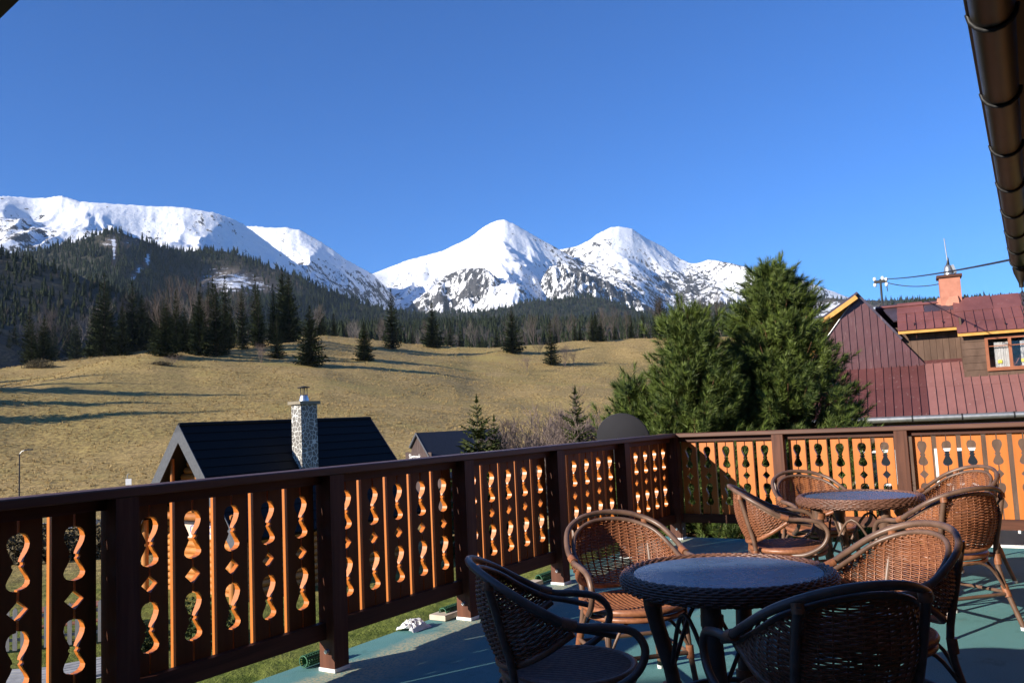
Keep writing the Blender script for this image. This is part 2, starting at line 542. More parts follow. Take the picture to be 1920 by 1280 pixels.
    for nm, arr in (('rock', r), ('forest', forest), ('opening', opens)):
        at = me.attributes.new(nm, 'FLOAT', 'POINT')
        at.data.foreach_set('value', np.ascontiguousarray(arr.ravel(), dtype=np.float32))
    tag(link('mountains', me), kind='structure')
    # visible forest sites
    top = (Z + 16 - EYE) / Rh
    run = np.maximum.accumulate(np.where(np.isfinite(te_pix), te_pix, -1), axis=0)
    prev = np.vstack([np.full((1, n), -1), run[:-1]])
    vis = top > prev - 0.001
    return X, Y, Z, Dg, A, te_pix, forest, opens, vis, r
FT = far_terrain()
# ================================================================== trees
def leafy(name, dark, light, rough=0.8, nscale=0.9):
    m = NM(name, rough, 0.15)
    f = m.noise(m.pos(), nscale, 4)
    c = m.mix(m.ramp(f, [(0.3, 0.0), (0.7, 1.0)]), dark, light)
    c = m.mix(m.math('MULTIPLY', m.objrand(), 0.5), c, tuple(x * 0.55 for x in light))
    m.col(c)
    return m.m
M_SPRUCE = leafy('spruce_needles', (0.010, 0.017, 0.005), (0.042, 0.054, 0.014))
M_SPRUCE2 = leafy('young_spruce_needles', (0.024, 0.036, 0.009), (0.080, 0.092, 0.024), 0.8, 3.0)
M_BARK = plain('grey_brown_bark', (0.085, 0.068, 0.052), 0.9, 0.1, 0.35, 5)
M_TWIG = plain('bare_twigs', (0.098, 0.076, 0.064), 0.9, 0.1, 0.3, 0.5)
M_TWIG2 = plain('pale_birch_wood', (0.150, 0.128, 0.110), 0.9, 0.1, 0.35, 0.7)
M_SHRUB = plain('shrub_twigs', (0.17, 0.125, 0.105), 0.9, 0.1, 0.3, 1.5)

def spruce_mesh(seed, h=18.0, wr=0.19, whorls=42, per=9, mat=None, base=0.03):
    rs = np.random.RandomState(seed)
    V, F = [], []
    def tri(a, b, c):
        n = len(V); V.extend((a, b, c)); F.append((n, n + 1, n + 2))
    for w in range(whorls):
        t = (w + rs.rand() * 0.7) / whorls
        z = h * (base + (1 - base) * t)
        env = (1 - t) ** 0.85 * wr * h * (0.75 + 0.35 * rs.rand()) + 0.012 * h
        if t < 0.1: env *= 0.75 + 2.5 * t
        nb = max(4, int(per * (1 - 0.45 * t)))
        a0 = rs.rand() * 6.28
        for b in range(nb):
            a = a0 + 6.283 * b / nb + rs.randn() * 0.25
            L = env * (0.65 + 0.5 * rs.rand())
            d = np.array([math.cos(a), math.sin(a), 0.0]); s = np.array([-d[1], d[0], 0.0])
            drop = (-0.30 + 0.55 * t) * (0.7 + 0.6 * rs.rand())
            K = 5
            P = []
            for k in range(K + 1):
                u = k / K
                P.append(np.array([0, 0, z]) + d * (L * u) + np.array([0, 0, 1.0]) * (L * (drop * u + 0.26 * u * u)))
            for k in range(K):
                u = (k + 0.5) / K
                wd = L * 0.36 * (1 - 0.6 * u) * (0.7 + 0.6 * rs.rand())
                for sg in (-1, 1):
                    tip = P[k] + (P[k + 1] - P[k]) * 1.5 + s * sg * wd + np.array([0, 0, -wd * 0.45 * rs.rand()])
                    tri(P[k], P[k + 1], tip)
                hang = P[k] + (P[k + 1] - P[k]) * (0.5 + rs.rand()) + np.array([0, 0, -wd * (0.6 + 0.5 * rs.rand())]) + s * wd * 0.3 * rs.randn()
                tri(P[k], P[k + 1], hang)
            tri(P[K] - s * 0.05 * L, P[K] + s * 0.05 * L, P[K] + d * L * 0.16)
    # leader
    for k in range(5):
        a = rs.rand() * 6.28
        q = np.array([math.cos(a), math.sin(a), 0]) * 0.012 * h
        tri(np.array([0, 0, h * 0.955]) - q, np.array([0, 0, h * 0.955]) + q, np.array([0, 0, h * 1.02]))
    return np_mesh('crown', np.array(V), np.array(F), mat or M_SPRUCE)

def trunk_mesh(h, r, mat, n=7):
    m = MB()
    m.tube([(0, 0, -0.6), (0.02 * r, 0, h * 0.3), (0, 0.02, h * 0.7), (0, 0, h * 0.985)], [r, r * 0.8, r * 0.4, r * 0.08], n)
    return m.mesh('trunk', mat)

def bare_mesh(seed, h=12.0, mat=None, spread=0.55, levels=5, stems=1, up=0.35, trunk_r=0.014, twigs=3, rmin=0.0):
    """recursive branching of thin tapering limbs; returns (trunk mesh, crown mesh)"""
    rs = random.Random(seed)
    tr, cr = MB(), MB()
    def limb(mb, p, d, L, r, lev):
        r = max(r, rmin)
        pts = [p]
        q, dd = p.copy(), d.copy()
        for k in range(3):
            dd = (dd + Vector((rs.gauss(0, .12), rs.gauss(0, .12), rs.gauss(0, .06) + 0.03))).normalized()
            q = q + dd * (L / 3)
            pts.append(q.copy())
        mb.tube(pts, [r, r * 0.88, r * 0.75, r * 0.6], 5 if lev == 0 else 3, caps=False, smooth=False)
        if lev >= levels: return
        nb = ((5 if stems > 1 else 11) if lev == 0 else twigs + (rs.random() < 0.5))
        for b in range(nb):
            u = 0.35 + 0.65 * (b + rs.random()) / nb if lev == 0 else 0.3 + 0.7 * rs.random()
            k = min(2, int(u * 3)); f = u * 3 - k
            bp = pts[k].lerp(pts[k + 1], f)
            side = Vector((rs.gauss(0, 1), rs.gauss(0, 1), rs.gauss(0, 0.35)))
            side = (side - dd * side.dot(dd)).normalized()
            nd = (dd * (1 - spread) + side * spread + Vector((0, 0, up))).normalized()
            limb(cr, bp, nd, L * (rs.uniform(0.5, 0.72) if (lev or stems > 1) else rs.uniform(0.26, 0.42) * (1.35 - 0.6 * u)), r * (0.52 if (lev or stems > 1) else 0.40), lev + 1)
    for s in range(stems):
        lean = Vector((rs.gauss(0, .22), rs.gauss(0, .22), 1)) if stems > 1 else Vector((rs.gauss(0, .04), rs.gauss(0, .04), 1))
        limb(tr, Vector((rs.gauss(0, .02) * h * (stems > 1), rs.gauss(0, .02) * h * (stems > 1), -0.3)), lean.normalized(), h * (0.52 if stems > 1 else 0.86) * rs.uniform(.85, 1.1), h * trunk_r / math.sqrt(stems), 0)
    return tr.mesh('trunk', mat), cr.mesh('crown', mat)

SPR = [(spruce_mesh(11 + i, 18, wr, 44, per + 1), trunk_mesh(18, 0.24, M_BARK)) for i, (wr, per) in enumerate([(0.17, 8), (0.21, 9), (0.145, 8), (0.24, 9), (0.19, 8)])]
BIR = [bare_mesh(40 + i, 14, m_, 0.45, 3, 1, 0.42, 0.0085, 5) for i, m_ in enumerate([M_TWIG, M_TWIG2, M_TWIG, M_TWIG2])]
SHR = [bare_mesh(60 + i, 4.5, M_SHRUB, 0.5, 4, 5, 0.45, 0.012, 3) for i in range(3)]

def tree(name, meshes, loc, hscale, rz, label, cat, group=None, wscale=None):
    e = empty(name, loc, rz)
    ws = wscale or hscale
    e.scale = (ws, ws, hscale)
    tag(e, label, cat, group)
    link('trunk', meshes[1], e)
    link('crown', meshes[0], e)
    return e

R2 = random.Random(5)
# lone spruces standing out on the meadow: base pixel, top pixel row, mesh
LONE = [
    (583, 686, 570, 3, 'dense dark spruce alone at the meadow edge casting the longest shadow'),
    (684, 676, 600, 3, 'small squat spruce alone in the open upper meadow'),
    (736, 655, 538, 2, 'tallest spiky spruce with thin crown in the middle tree line'),
    (812, 652, 566, 1, 'dark spruce left of the pointed one beside the meadow notch'),
    (845, 648, 576, 0, 'slim pointed spruce above the two long shadows'),
    (962, 662, 575, 1, 'broad dark spruce below the central snow peak'),
    (1035, 684, 598, 0, 'spruce with bushes round its foot right of the small bare tree'),
    (1112, 641, 583, 2, 'narrow dark spruce below the saddle of the twin peaks'),
    (1128, 640, 590, 0, 'short spruce just right of the narrow dark one'),
    (520, 672, 590, 0, 'spruce just left of the dense dark one at the meadow edge'),
    (312, 668, 566, 3, 'wide dark spruce at the front of the left wood'),
    (196, 668, 508, 2, 'tallest spruce of the left wood rising against the forest hill'),
    (405, 668, 530, 2, 'tall thin spruce in front of the snowy clearing'),
]
for px, py, top, k, lab in LONE:
    g = on_ground(px, py)
    h = (py - top) / FPX * g.y
    tree('spruce_tree', SPR[k], g + Vector((0, 0, -0.2)), h / 18, R2.random() * 6, lab, 'tree', None, h / 18 * 1.28)
# the wood along the upper meadow edge
def row(n, x0, x1, ypix, hpix, kind, label, group, jit=6.0, deeper=0.0):
    for i in range(n):
        px = x0 + (x1 - x0) * (i + R2.random()) / n
        py = np.interp(px, [p[0] for p in ypix], [p[1] for p in ypix]) + R2.uniform(-jit, jit * 0.3)
        g = on_ground(px, py)
        if deeper:
            s = 1 + deeper * R2.random()
            g = Vector((g.x * s, g.y * s, 0)); g.z = zg(g.x, g.y)
        h = R2.uniform(*hpix) / FPX * g.y
        if kind == 's':
            tree('spruce_tree', R2.choice(SPR), g + Vector((0, 0, -0.3)), h / 18, R2.random() * 6, label, 'tree', group, h / 18 * R2.uniform(0.9, 1.15))
        else:
            b = R2.choice(BIR)
            tree('bare_tree', (b[1], b[0]), g + Vector((0, 0, -0.3)), h / 14, R2.random() * 6, label, 'tree', group)
EDGE = [(-80, 692), (0, 690), (60, 684), (120, 672), (200, 668), (300, 664), (420, 668), (520, 660), (560, 640), (640, 630), (720, 636), (800, 645), (900, 640), (1000, 640), (1100, 642), (1210, 638)]
row(26, -90, 430, EDGE, (78, 135), 's', 'dark spruce deeper in the left wood behind the front trees', 'spruces deep in the left wood', 7, 0.45)
row(34, -90, 560, EDGE, (85, 150), 's', 'dark spruce standing in the left wood along the upper meadow', 'spruces of the left wood', 7, 0.10)
row(16, 20, 480, EDGE, (90, 135), 'b', 'bare leafless tree among the spruces of the left wood', 'bare trees of the left wood', 8, 0.14)
row(24, 590, 1215, EDGE, (36, 70), 's', 'dark spruce standing in the tree line below the snow peaks', 'spruces of the middle tree line', 3, 0.12)
row(30, 570, 1215, EDGE, (34, 66), 'b', 'bare leafless tree in the tree line below the snow peaks', 'bare trees of the middle tree line', 4, 0.15)
row(8, 1215, 1420, [(1200, 640), (1450, 640)], (50, 90), 's', 'dark spruce peeping out above the left garden pine', 'spruces behind the pines', 3, 0.05)
row(8, 1215, 1420, [(1200, 640), (1450, 640)], (45, 85), 'b', 'bare tree peeping out above the left garden pine', 'bare trees behind the pines', 3, 0.05)
row(9, -70, 70, [(-80, 690), (80, 684)], (55, 95), 's', 'short dark spruce at the far left foot of the wood', 'short spruces at the far left', 4, 0.08)
# spruces left of the picture whose long shadows reach into it
for i in range(12):
    y = 108 + i * 6.0
    x = -0.66 * y - 7 - (i % 3) * 5
    tree('spruce_tree', SPR[i % 5], (x, y, zg(x, y) - 0.3), 0.95 + 0.3 * R2.random(), i, 'dark spruce beyond the left picture edge shading the meadow', 'tree', 'spruces shading the left meadow')
# bushes and the small bare tree in the meadow
for px, py, top, lab in [(988, 696, 664, 'tiny round bare tree alone in the middle of the meadow'), (1060, 688, 640, 'bare bush at the right foot of the meadow spruce'), (1075, 686, 655, 'low bare bush right of the meadow spruce pair'), (1010, 664, 635, 'bare bush at the right foot of the broad dark spruce'), (490, 680, 640, 'round bare bush at the edge of the left wood')]:
    g = on_ground(px, py)
    h = (py - top) / FPX * g.y
    b = SHR[len(lab) % 3]
    tree('bare_bush', (b[1], b[0]), g, h / 4.2, R2.random() * 6, lab, 'bush')

# ---- far forest, far too many to count ----
def far_tree(seed, mat, bare=False):
    rs = np.random.RandomState(seed)
    V, F = [], []
    def tri(*p):
        n = len(V); V.extend(p); F.append((n, n + 1, n + 2))
    if not bare:
        for t0, t1, r in ((0.0, 0.34, 0.17), (0.16, 0.52, 0.150), (0.34, 0.70, 0.118), (0.52, 0.86, 0.085), (0.70, 1.0, 0.050)):
            k = 9
            for i in range(k):
                a, b = 6.283 * (i - 0.15) / k, 6.283 * (i + 1.15) / k
                rr = r * (0.65 + 0.75 * rs.rand())
                tri((rr * math.cos(a), rr * math.sin(a), t0 + 0.10 * rs.rand()), (rr * math.cos(b), rr * math.sin(b), t0 + 0.06 * rs.rand()), (0.01 * rs.randn(), 0.01 * rs.randn(), t1))
    else:
        for i in range(26):
            a = 6.283 * rs.rand(); b0 = 0.25 * rs.rand(); L = 0.3 + 0.55 * rs.rand(); o = 0.30 * (1 - 0.4 * rs.rand())
            d = np.array([math.cos(a), math.sin(a), 0])
            p = np.array([0, 0, b0]); q = p + d * o * L + np.array([0, 0, L * 0.9])
            s = np.array([-d[1], d[0], 0]) * 0.016
            tri(tuple(p - s), tuple(p + s), tuple(q))
    o = bpy.data.objects.new('far_tree', np_mesh('far_tree', np.array(V), np.array(F), mat))
    return o
def scatter(name, label, cat, P, H, protos):
    """points with a per-point height, grown into trees by geometry nodes"""
    me = bpy.data.meshes.new(name)
    me.vertices.add(len(P))
    me.vertices.foreach_set('co', np.ascontiguousarray(P, np.float32).ravel())
    rs = np.random.RandomState(3)
    for nm, arr in (('size', H), ('turn', rs.rand(len(P)) * 6.28)):
        a = me.attributes.new(nm, 'FLOAT', 'POINT'); a.data.foreach_set('value', np.ascontiguousarray(arr, np.float32))
    a = me.attributes.new('kind_of_tree', 'INT', 'POINT'); a.data.foreach_set('value', rs.randint(0, len(protos), len(P)).astype(np.int32))
    o = tag(link(name, me), label, cat, kind='stuff')
    t = bpy.data.node_groups.new(name, 'GeometryNodeTree')
    t.interface.new_socket('Geometry', in_out='INPUT', socket_type='NodeSocketGeometry')
    t.interface.new_socket('Geometry', in_out='OUTPUT', socket_type='NodeSocketGeometry')
    N, L = t.nodes, t.links
    gi, go = N.new('NodeGroupInput'), N.new('NodeGroupOutput')
    def attr(n, ty='FLOAT'):
        x = N.new('GeometryNodeInputNamedAttribute'); x.data_type = ty; x.inputs[0].default_value = n
        return x.outputs[0]
    g2i = N.new('GeometryNodeGeometryToInstance')
    for p in reversed(protos):
        oi = N.new('GeometryNodeObjectInfo'); oi.inputs['Object'].default_value = p
        L.new(oi.outputs['Geometry'], g2i.inputs[0])
    ip = N.new('GeometryNodeInstanceOnPoints')
    L.new(gi.outputs[0], ip.inputs['Points']); L.new(g2i.outputs[0], ip.inputs['Instance'])
    ip.inputs['Pick Instance'].default_value = True
    L.new(attr('kind_of_tree', 'INT'), ip.inputs['Instance Index'])
    cx = N.new('ShaderNodeCombineXYZ'); L.new(attr('turn'), cx.inputs[2])
    L.new(cx.outputs[0], ip.inputs['Rotation']); L.new(attr('size'), ip.inputs['Scale'])
    L.new(ip.outputs[0], go.inputs[0])
    md = o.modifiers.new('trees', 'NODES'); md.node_group = t
    return o
M_FARF = leafy('far_spruce', (0.012, 0.019, 0.008), (0.034, 0.042, 0.016), 0.9, 0.05)
M_FARB = plain('far_bare_wood', (0.095, 0.074, 0.062), 0.9, 0.1, 0.3, 0.05)
PF = [far_tree(i, M_FARF) for i in range(3)]
PB = [far_tree(10 + i, M_FARB, True) for i in range(2)]
def far_forest():
    X, Y, Z, Dg, A, te, forest, opens, vis, rk = FT
    rs = np.random.RandomState(9)
    area = np.abs(np.gradient(X, axis=1)) * np.abs(np.gradient(Dg, axis=0))
    area = np.maximum(area, np.gradient(A, axis=1) * Dg * np.gradient(Dg, axis=0))
    dens = np.where(forest > 0.5, 1 / 75.0, 0.0) * (1 - np.clip(opens * 1.6, 0, 1))
    dens = dens * np.where(Dg < 1500, 0.9, 1.0)
    # scattered trees climbing the lower snow slopes, thinning upwards
    low = np.clip((0.178 + 0.02 * fbm(A * 60, A * 0, 3) - te) / 0.03, 0, 1) * (forest < 0.5)
    lowl = np.clip((0.205 - te) / 0.03, 0, 1) * (forest < 0.5) * (A < -0.16)
    dens = dens + np.maximum(low, lowl) ** 2 / 260.0 * (fbm(X / 70, Y / 70, 3) > 0.48)
    dens = np.where((Dg < 560) & (A < -0.22), 0, dens)
    lam = dens * area * vis
    n = rs.poisson(lam)
    idx = np.repeat(np.arange(n.size), n.ravel())
    jx = (rs.rand(len(idx)) - 0.5); jy = (rs.rand(len(idx)) - 0.5)
    dA = (A[0, 1] - A[0, 0]); dD = np.gradient(Dg, axis=0).ravel()[idx]
    a = A.ravel()[idx] + jx * dA; d = Dg.ravel()[idx] + jy * dD
    gz = np.gradient(Z, axis=0) / np.gradient(Dg, axis=0)
    z = Z.ravel()[idx] + gz.ravel()[idx] * jy * dD
    P = np.stack([d * np.sin(a), d * np.cos(a), z - 0.5], -1)
    fo = forest.ravel()[idx]
    # leafless wood on the lowest belt behind the meadow
    bel = (d < 900) & (a > -0.36)
    bare = (rs.rand(len(d)) < np.where(bel, 0.62, np.where(opens.ravel()[idx] > .1, 0.6, 0.10))) & (fo > 0.5)
    H = np.where(fo > 0.5, 9 + 13 * rs.rand(len(d)) ** 1.3, 5 + 7 * rs.rand(len(d)))
    H = H * np.interp(d, [400, 800, 1400, 2000], [0.50, 0.55, 0.85, 1.0]) * np.where((a < -0.2) & (d < 1400), 1.0, 1.0)
    scatter('forest', 'dark spruce forest covering the hills below the snow', 'forest', P[~bare], H[~bare], PF)
    scatter('bare_wood', 'grey brown leafless wood below the mountain foot', 'forest', P[bare], H[bare] * 0.85, PB)
    print('far trees', len(d), int(bare.sum()))
far_forest()

# tussocks of dry grass on the meadow
def tussocks():
    rs = np.random.RandomState(21)
    mt = leafy('dry_grass_tussock', (0.30, 0.215, 0.088), (0.56, 0.400, 0.180), 0.95, 0.4)
    protos = []
    for q in range(3):
        V, F = [], []
        for k in range(14):
            a = rs.rand() * 6.283; d = np.array([math.cos(a), math.sin(a), 0]); s = np.array([-d[1], d[0], 0])
            p = d * 0.25 * rs.rand(); w = 0.05 + .04 * rs.rand(); t = p + d * (0.25 + 0.4 * rs.rand()) + np.array([0, 0, 0.35 + 0.5 * rs.rand()])
            n = len(V); V += [p - s * w, p + s * w, t]; F.append((n, n + 1, n + 2))
        protos.append(bpy.data.objects.new('tussock', np_mesh('tussock', np.array(V), np.array(F), mt)))
    n = 42000
    az = rs.uniform(-0.62, 0.40, n)
    u = rs.rand(n)
    y = 62 * (330 / 62) ** (u ** 0.8)
    x = y * np.tan(az)
    keep = fbm(x / 9, y / 9, 4) + 0.25 * rs.rand(n) > 0.56
    x, y = x[keep], y[keep]
    z = zground(x, y)
    size = (0.22 + 0.38 * rs.rand(len(x)) ** 2) * np.interp(y, [60, 300], [0.8, 1.3])
    scatter('meadow_tussocks', 'tussocks of dry straw coloured grass over the meadow', 'grass', np.stack([x, y, z - 0.03], -1), size, protos)
tussocks()
# ================================================================== terrace
CORNER = Vector((1.725, 9.54, 0))
UL = Vector((math.sin(rad(32.3)), math.cos(rad(32.3)), 0))       # along the left railing, away from the camera
UR = Vector((math.sin(rad(122.2)), math.cos(rad(122.2)), 0))     # along the right railing, towards the right
NL = Vector((-UL.y, UL.x, 0))                                    # outward normal, left railing
NR = Vector((-UR.y, UR.x, 0))                                    # outward normal, right railing
ZZ = Vector((0, 0, 1))
LL, LR = 1.328, 1.171

def carpet():
    m = NM('green_terrace_carpet', 0.92, 0.15)
    p = m.pos()
    f = m.noise(p, 160, 3, 0.7)
    g = m.noise(p, 1.6, 5, 0.6)
    c = m.mix(m.ramp(f, [(0.32, 0.0), (0.68, 1.0)]), (0.070, 0.205, 0.205), (0.170, 0.350, 0.340))
    c = m.mix(m.ramp(g, [(0.4, 0.0), (0.75, 0.35)]), c, (0.070, 0.150, 0.120))
    # sandy dirt washed against the left railing
    sx = m.n.new('ShaderNodeVectorMath'); sx.operation = 'DOT_PRODUCT'
    m.l.new(p, sx.inputs[0]); sx.inputs[1].default_value = tuple(NL)
    d = m.math('SUBTRACT', float(CORNER.dot(NL)), sx.outputs['Value'])
    d = m.math('ADD', d, m.math('MULTIPLY', m.math('SUBTRACT', m.noise(p, 2.2, 5, 0.65), 0.5), 0.5))
    band = m.ramp(m.math('ADD', d, 0.3), [(0.24, 0.0), (0.36, 0.95), (0.55, 0.8), (0.78, 0.0)])
    speck = m.ramp(m.noise(p, 55, 4, 0.7), [(0.40, 0.0), (0.54, 1.0)])
    c = m.mix(m.math('MULTIPLY', band, speck), c, (0.46, 0.41, 0.265))
    c = m.mix(m.ramp(m.noise(p, 9, 4), [(0.64, 0.0), (0.74, 0.5)]), c, (0.20, 0.27, 0.24))
    c = m.mix(m.ramp(m.noise(p, 4.2, 6, 0.7), [(0.56, 0.0), (0.72, 0.55)]), c, (0.045, 0.115, 0.105))
    m.col(c)
    m.bump(f, 0.5, 0.006)
    return m.m
M_CARPET = carpet()
M_BROWN = wood('dark_brown_stain', (0.044, 0.014, 0.007), (0.112, 0.038, 0.019), (1.6, 26, 26), 0.55, 0.25, 0.3)
M_POST = wood('brown_post_stain', (0.055, 0.017, 0.008), (0.145, 0.052, 0.027), (26, 26, 1.7), 0.55, 0.25, 0.3)
M_CAP = wood('brown_handrail_stain', (0.060, 0.024, 0.013), (0.140, 0.062, 0.038), (1.6, 24, 24), 0.45, 0.35, 0.3)
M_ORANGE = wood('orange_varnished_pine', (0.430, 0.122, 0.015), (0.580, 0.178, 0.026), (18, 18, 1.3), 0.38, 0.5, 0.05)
M_ORANGE_SHADE = wood('shade_darkened_pine', (0.110, 0.030, 0.005), (0.200, 0.060, 0.010), (16, 16, 1.3), 0.5, 0.25, 0.05)  # orange pine with shade put into the colour, for the left railing's plank faces
M_STEEL = plain('galvanised_steel', (0.55, 0.55, 0.55), 0.35, 0.5, 0.15, 20, 0.9)
M_WHITE = plain('white_paint', (0.78, 0.77, 0.74), 0.5, 0.4, 0.06, 15)
M_CONC = plain('pale_concrete', (0.46, 0.44, 0.40), 0.9, 0.2, 0.25, 7)

def deck():
    out = 0.24
    A = CORNER + NL * out + NR * 0.16
    B = CORNER + UR * 7.6 + NR * 0.16
    Cc = B - NR * 17.0
    D = CORNER + NL * out - UL * 17.0
    m = MB()
    m.prism([D + ZZ * -0.14, Cc + ZZ * -0.14, B + ZZ * -0.14, A + ZZ * -0.14], (0, 0, 0.14))
    tag(m.build('terrace_floor', M_CARPET), kind='structure')
    s = MB()
    s.prism([D - NL * .03 + ZZ * -4.4, Cc + ZZ * -4.4, B - NR * .03 + ZZ * -4.4, A - (NL + NR) * .03 + ZZ * -4.4], (0, 0, 4.25))
    tag(s.build('terrace_base', M_CONC), kind='structure')
deck()

VASE = [(0, 0.0), (.012, .017), (.05, .029), (.11, .036), (.19, .0385), (.27, .035), (.36, .026), (.46, .0155), (.515, .0125), (.53, .019), (.565, .0205), (.60, .0135), (.68, .021), (.77, .033), (.85, .0395), (.91, .037), (.96, .027), (.99, .012), (1.0, 0.0)]
def plank_mesh(W, z0, z1, th, mat, face=None):
    """right half of a fretwork baluster pair: cut edge at x=0, straight edge at x=W/2"""
    k = W / 0.182
    e0 = 0.0052
    edge = [(e0, z1)]
    def vase(top, h):
        for t, w in VASE:
            edge.append((e0 + w * k, top - t * h))
    H = z1 - z0
    zt = 0.997
    hv = 0.233
    vase(zt, hv)
    c = zt - hv - 0.082
    for dz, w in ((0.038, 0), (0.0, 0.036), (-0.038, 0)):
        edge.append((e0 + w * k, c + dz))
    vase(zt - hv - 0.164, hv)
    edge.append((e0, z0))
    poly = [(W / 2, z0), (W / 2, z1)] + edge
    m = MB()
    m.prism([(x, -th / 2, z) for x, z in poly], (0, th, 0))
    me = m.mesh('plank', mat)
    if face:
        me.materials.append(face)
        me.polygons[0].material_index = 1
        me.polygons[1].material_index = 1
    return me

def railing(name, label, org, u, n, L, nb, extra_end, face=None):
    """posts at org + u*L*i; n points outward"""
    root = empty(name, org, math.atan2(u.y, u.x))
    tag(root, label, 'railing', 'fretwork railings round the terrace')
    s = 1 if (Vector((-u.y, u.x, 0)).dot(n) > 0) else -1          # local +Y times s is outward
    post = MB()
    post.box((0, -0.012 * s, 0.562), (0.115, 0.115, 1.085))
    pm = post.mesh('post', M_POST)
    shoe = MB()
    shoe.box((0, -0.012 * s, 0.012), (0.125, 0.125, 0.020))
    shm = shoe.mesh('post_shoe', M_WHITE)
    bolt = MB()
    for sg in (-1, 1):
        bolt.tube([(sg * 0.055, -0.015 * s, 0.115), (sg * 0.073, -0.015 * s, 0.115)], [0.017, 0.012], 8)
    bm = bolt.mesh('bolt', M_STEEL)
    for i in range(nb + 1):
        p = link('post', pm, root); p.location = (L * i, 0, 0)
        q = link('post_shoe', shm, p)
        b = link('bolt', bm, p)
    ln = L * nb + extra_end
    MB().box((ln / 2 - 0.07, 0.0, 1.128), (ln + 0.14, 0.150, 0.044), bev=0.006).build('handrail', M_CAP, root)
    MB().box((ln / 2, 0.020 * s, 1.079), (ln, 0.038, 0.050)).build('top_rail', M_BROWN, root)
    for i in range(nb):
        MB().box((L * (i + .5), 0.012 * s, 0.228), (L - 0.117, 0.045, 0.092)).build('bottom_rail', M_BROWN, root)
    pitch = (L - 0.125) / 5
    W = pitch - 0.040
    me = plank_mesh(W, 0.192, 1.072, 0.039, M_ORANGE, face)
    R = random.Random(len(label))
    for i in range(nb):
        for k in range(5):
            x = L * i + 0.0625 + pitch * (k + 0.5)
            for sg in (0, 1):
                o = link('plank', me, root)
                o.location = (x + R.gauss(0, .0008), 0.061 * s + R.gauss(0, .0008), R.gauss(0, .002))
                o.rotation_euler = (0, 0, math.pi * sg)
    return root
railing('fretwork_railing', 'shaded dark wooden fretwork railing along the left side of the terrace', CORNER, -UL, NL, LL, 9, 0.1, M_ORANGE_SHADE)
railing('fretwork_railing', 'sunlit orange fretwork railing across the far end of the terrace', CORNER, UR, NR, LR, 5, 0.1)
# ================================================================== wicker furniture
def wicker(name, dark, light, sc=60):
    m = NM(name, 0.42, 0.5)
    f = m.noise(m.co('Object'), sc, 3)
    c = m.mix(m.ramp(f, [(0.3, 0.0), (0.7, 1.0)]), dark, light)
    g = m.noise(m.co('Object'), 7, 3)
    c = m.mix(m.ramp(g, [(0.45, 0.0), (0.8, 0.5)]), c, tuple(x * 0.6 for x in dark))
    m.col(c)
    return m.m
M_CANE = wicker('brown_cane_weave', (0.165, 0.056, 0.024), (0.320, 0.125, 0.058))
M_POLE = wicker('grey_brown_cane_pole', (0.088, 0.047, 0.030), (0.190, 0.110, 0.072), 14)
M_WRAP = wicker('reddish_cane_binding', (0.190, 0.070, 0.030), (0.330, 0.130, 0.060))
M_DARKC = wicker('dark_cane_weave', (0.105, 0.048, 0.030), (0.215, 0.100, 0.062))
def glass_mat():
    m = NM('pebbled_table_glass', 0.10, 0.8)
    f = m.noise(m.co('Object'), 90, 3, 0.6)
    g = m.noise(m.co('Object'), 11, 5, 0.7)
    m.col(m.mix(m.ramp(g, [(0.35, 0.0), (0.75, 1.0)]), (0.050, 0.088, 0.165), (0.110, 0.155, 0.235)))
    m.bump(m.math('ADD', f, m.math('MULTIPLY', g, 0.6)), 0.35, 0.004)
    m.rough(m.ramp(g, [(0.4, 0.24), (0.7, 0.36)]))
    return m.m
M_GLASS = glass_mat()

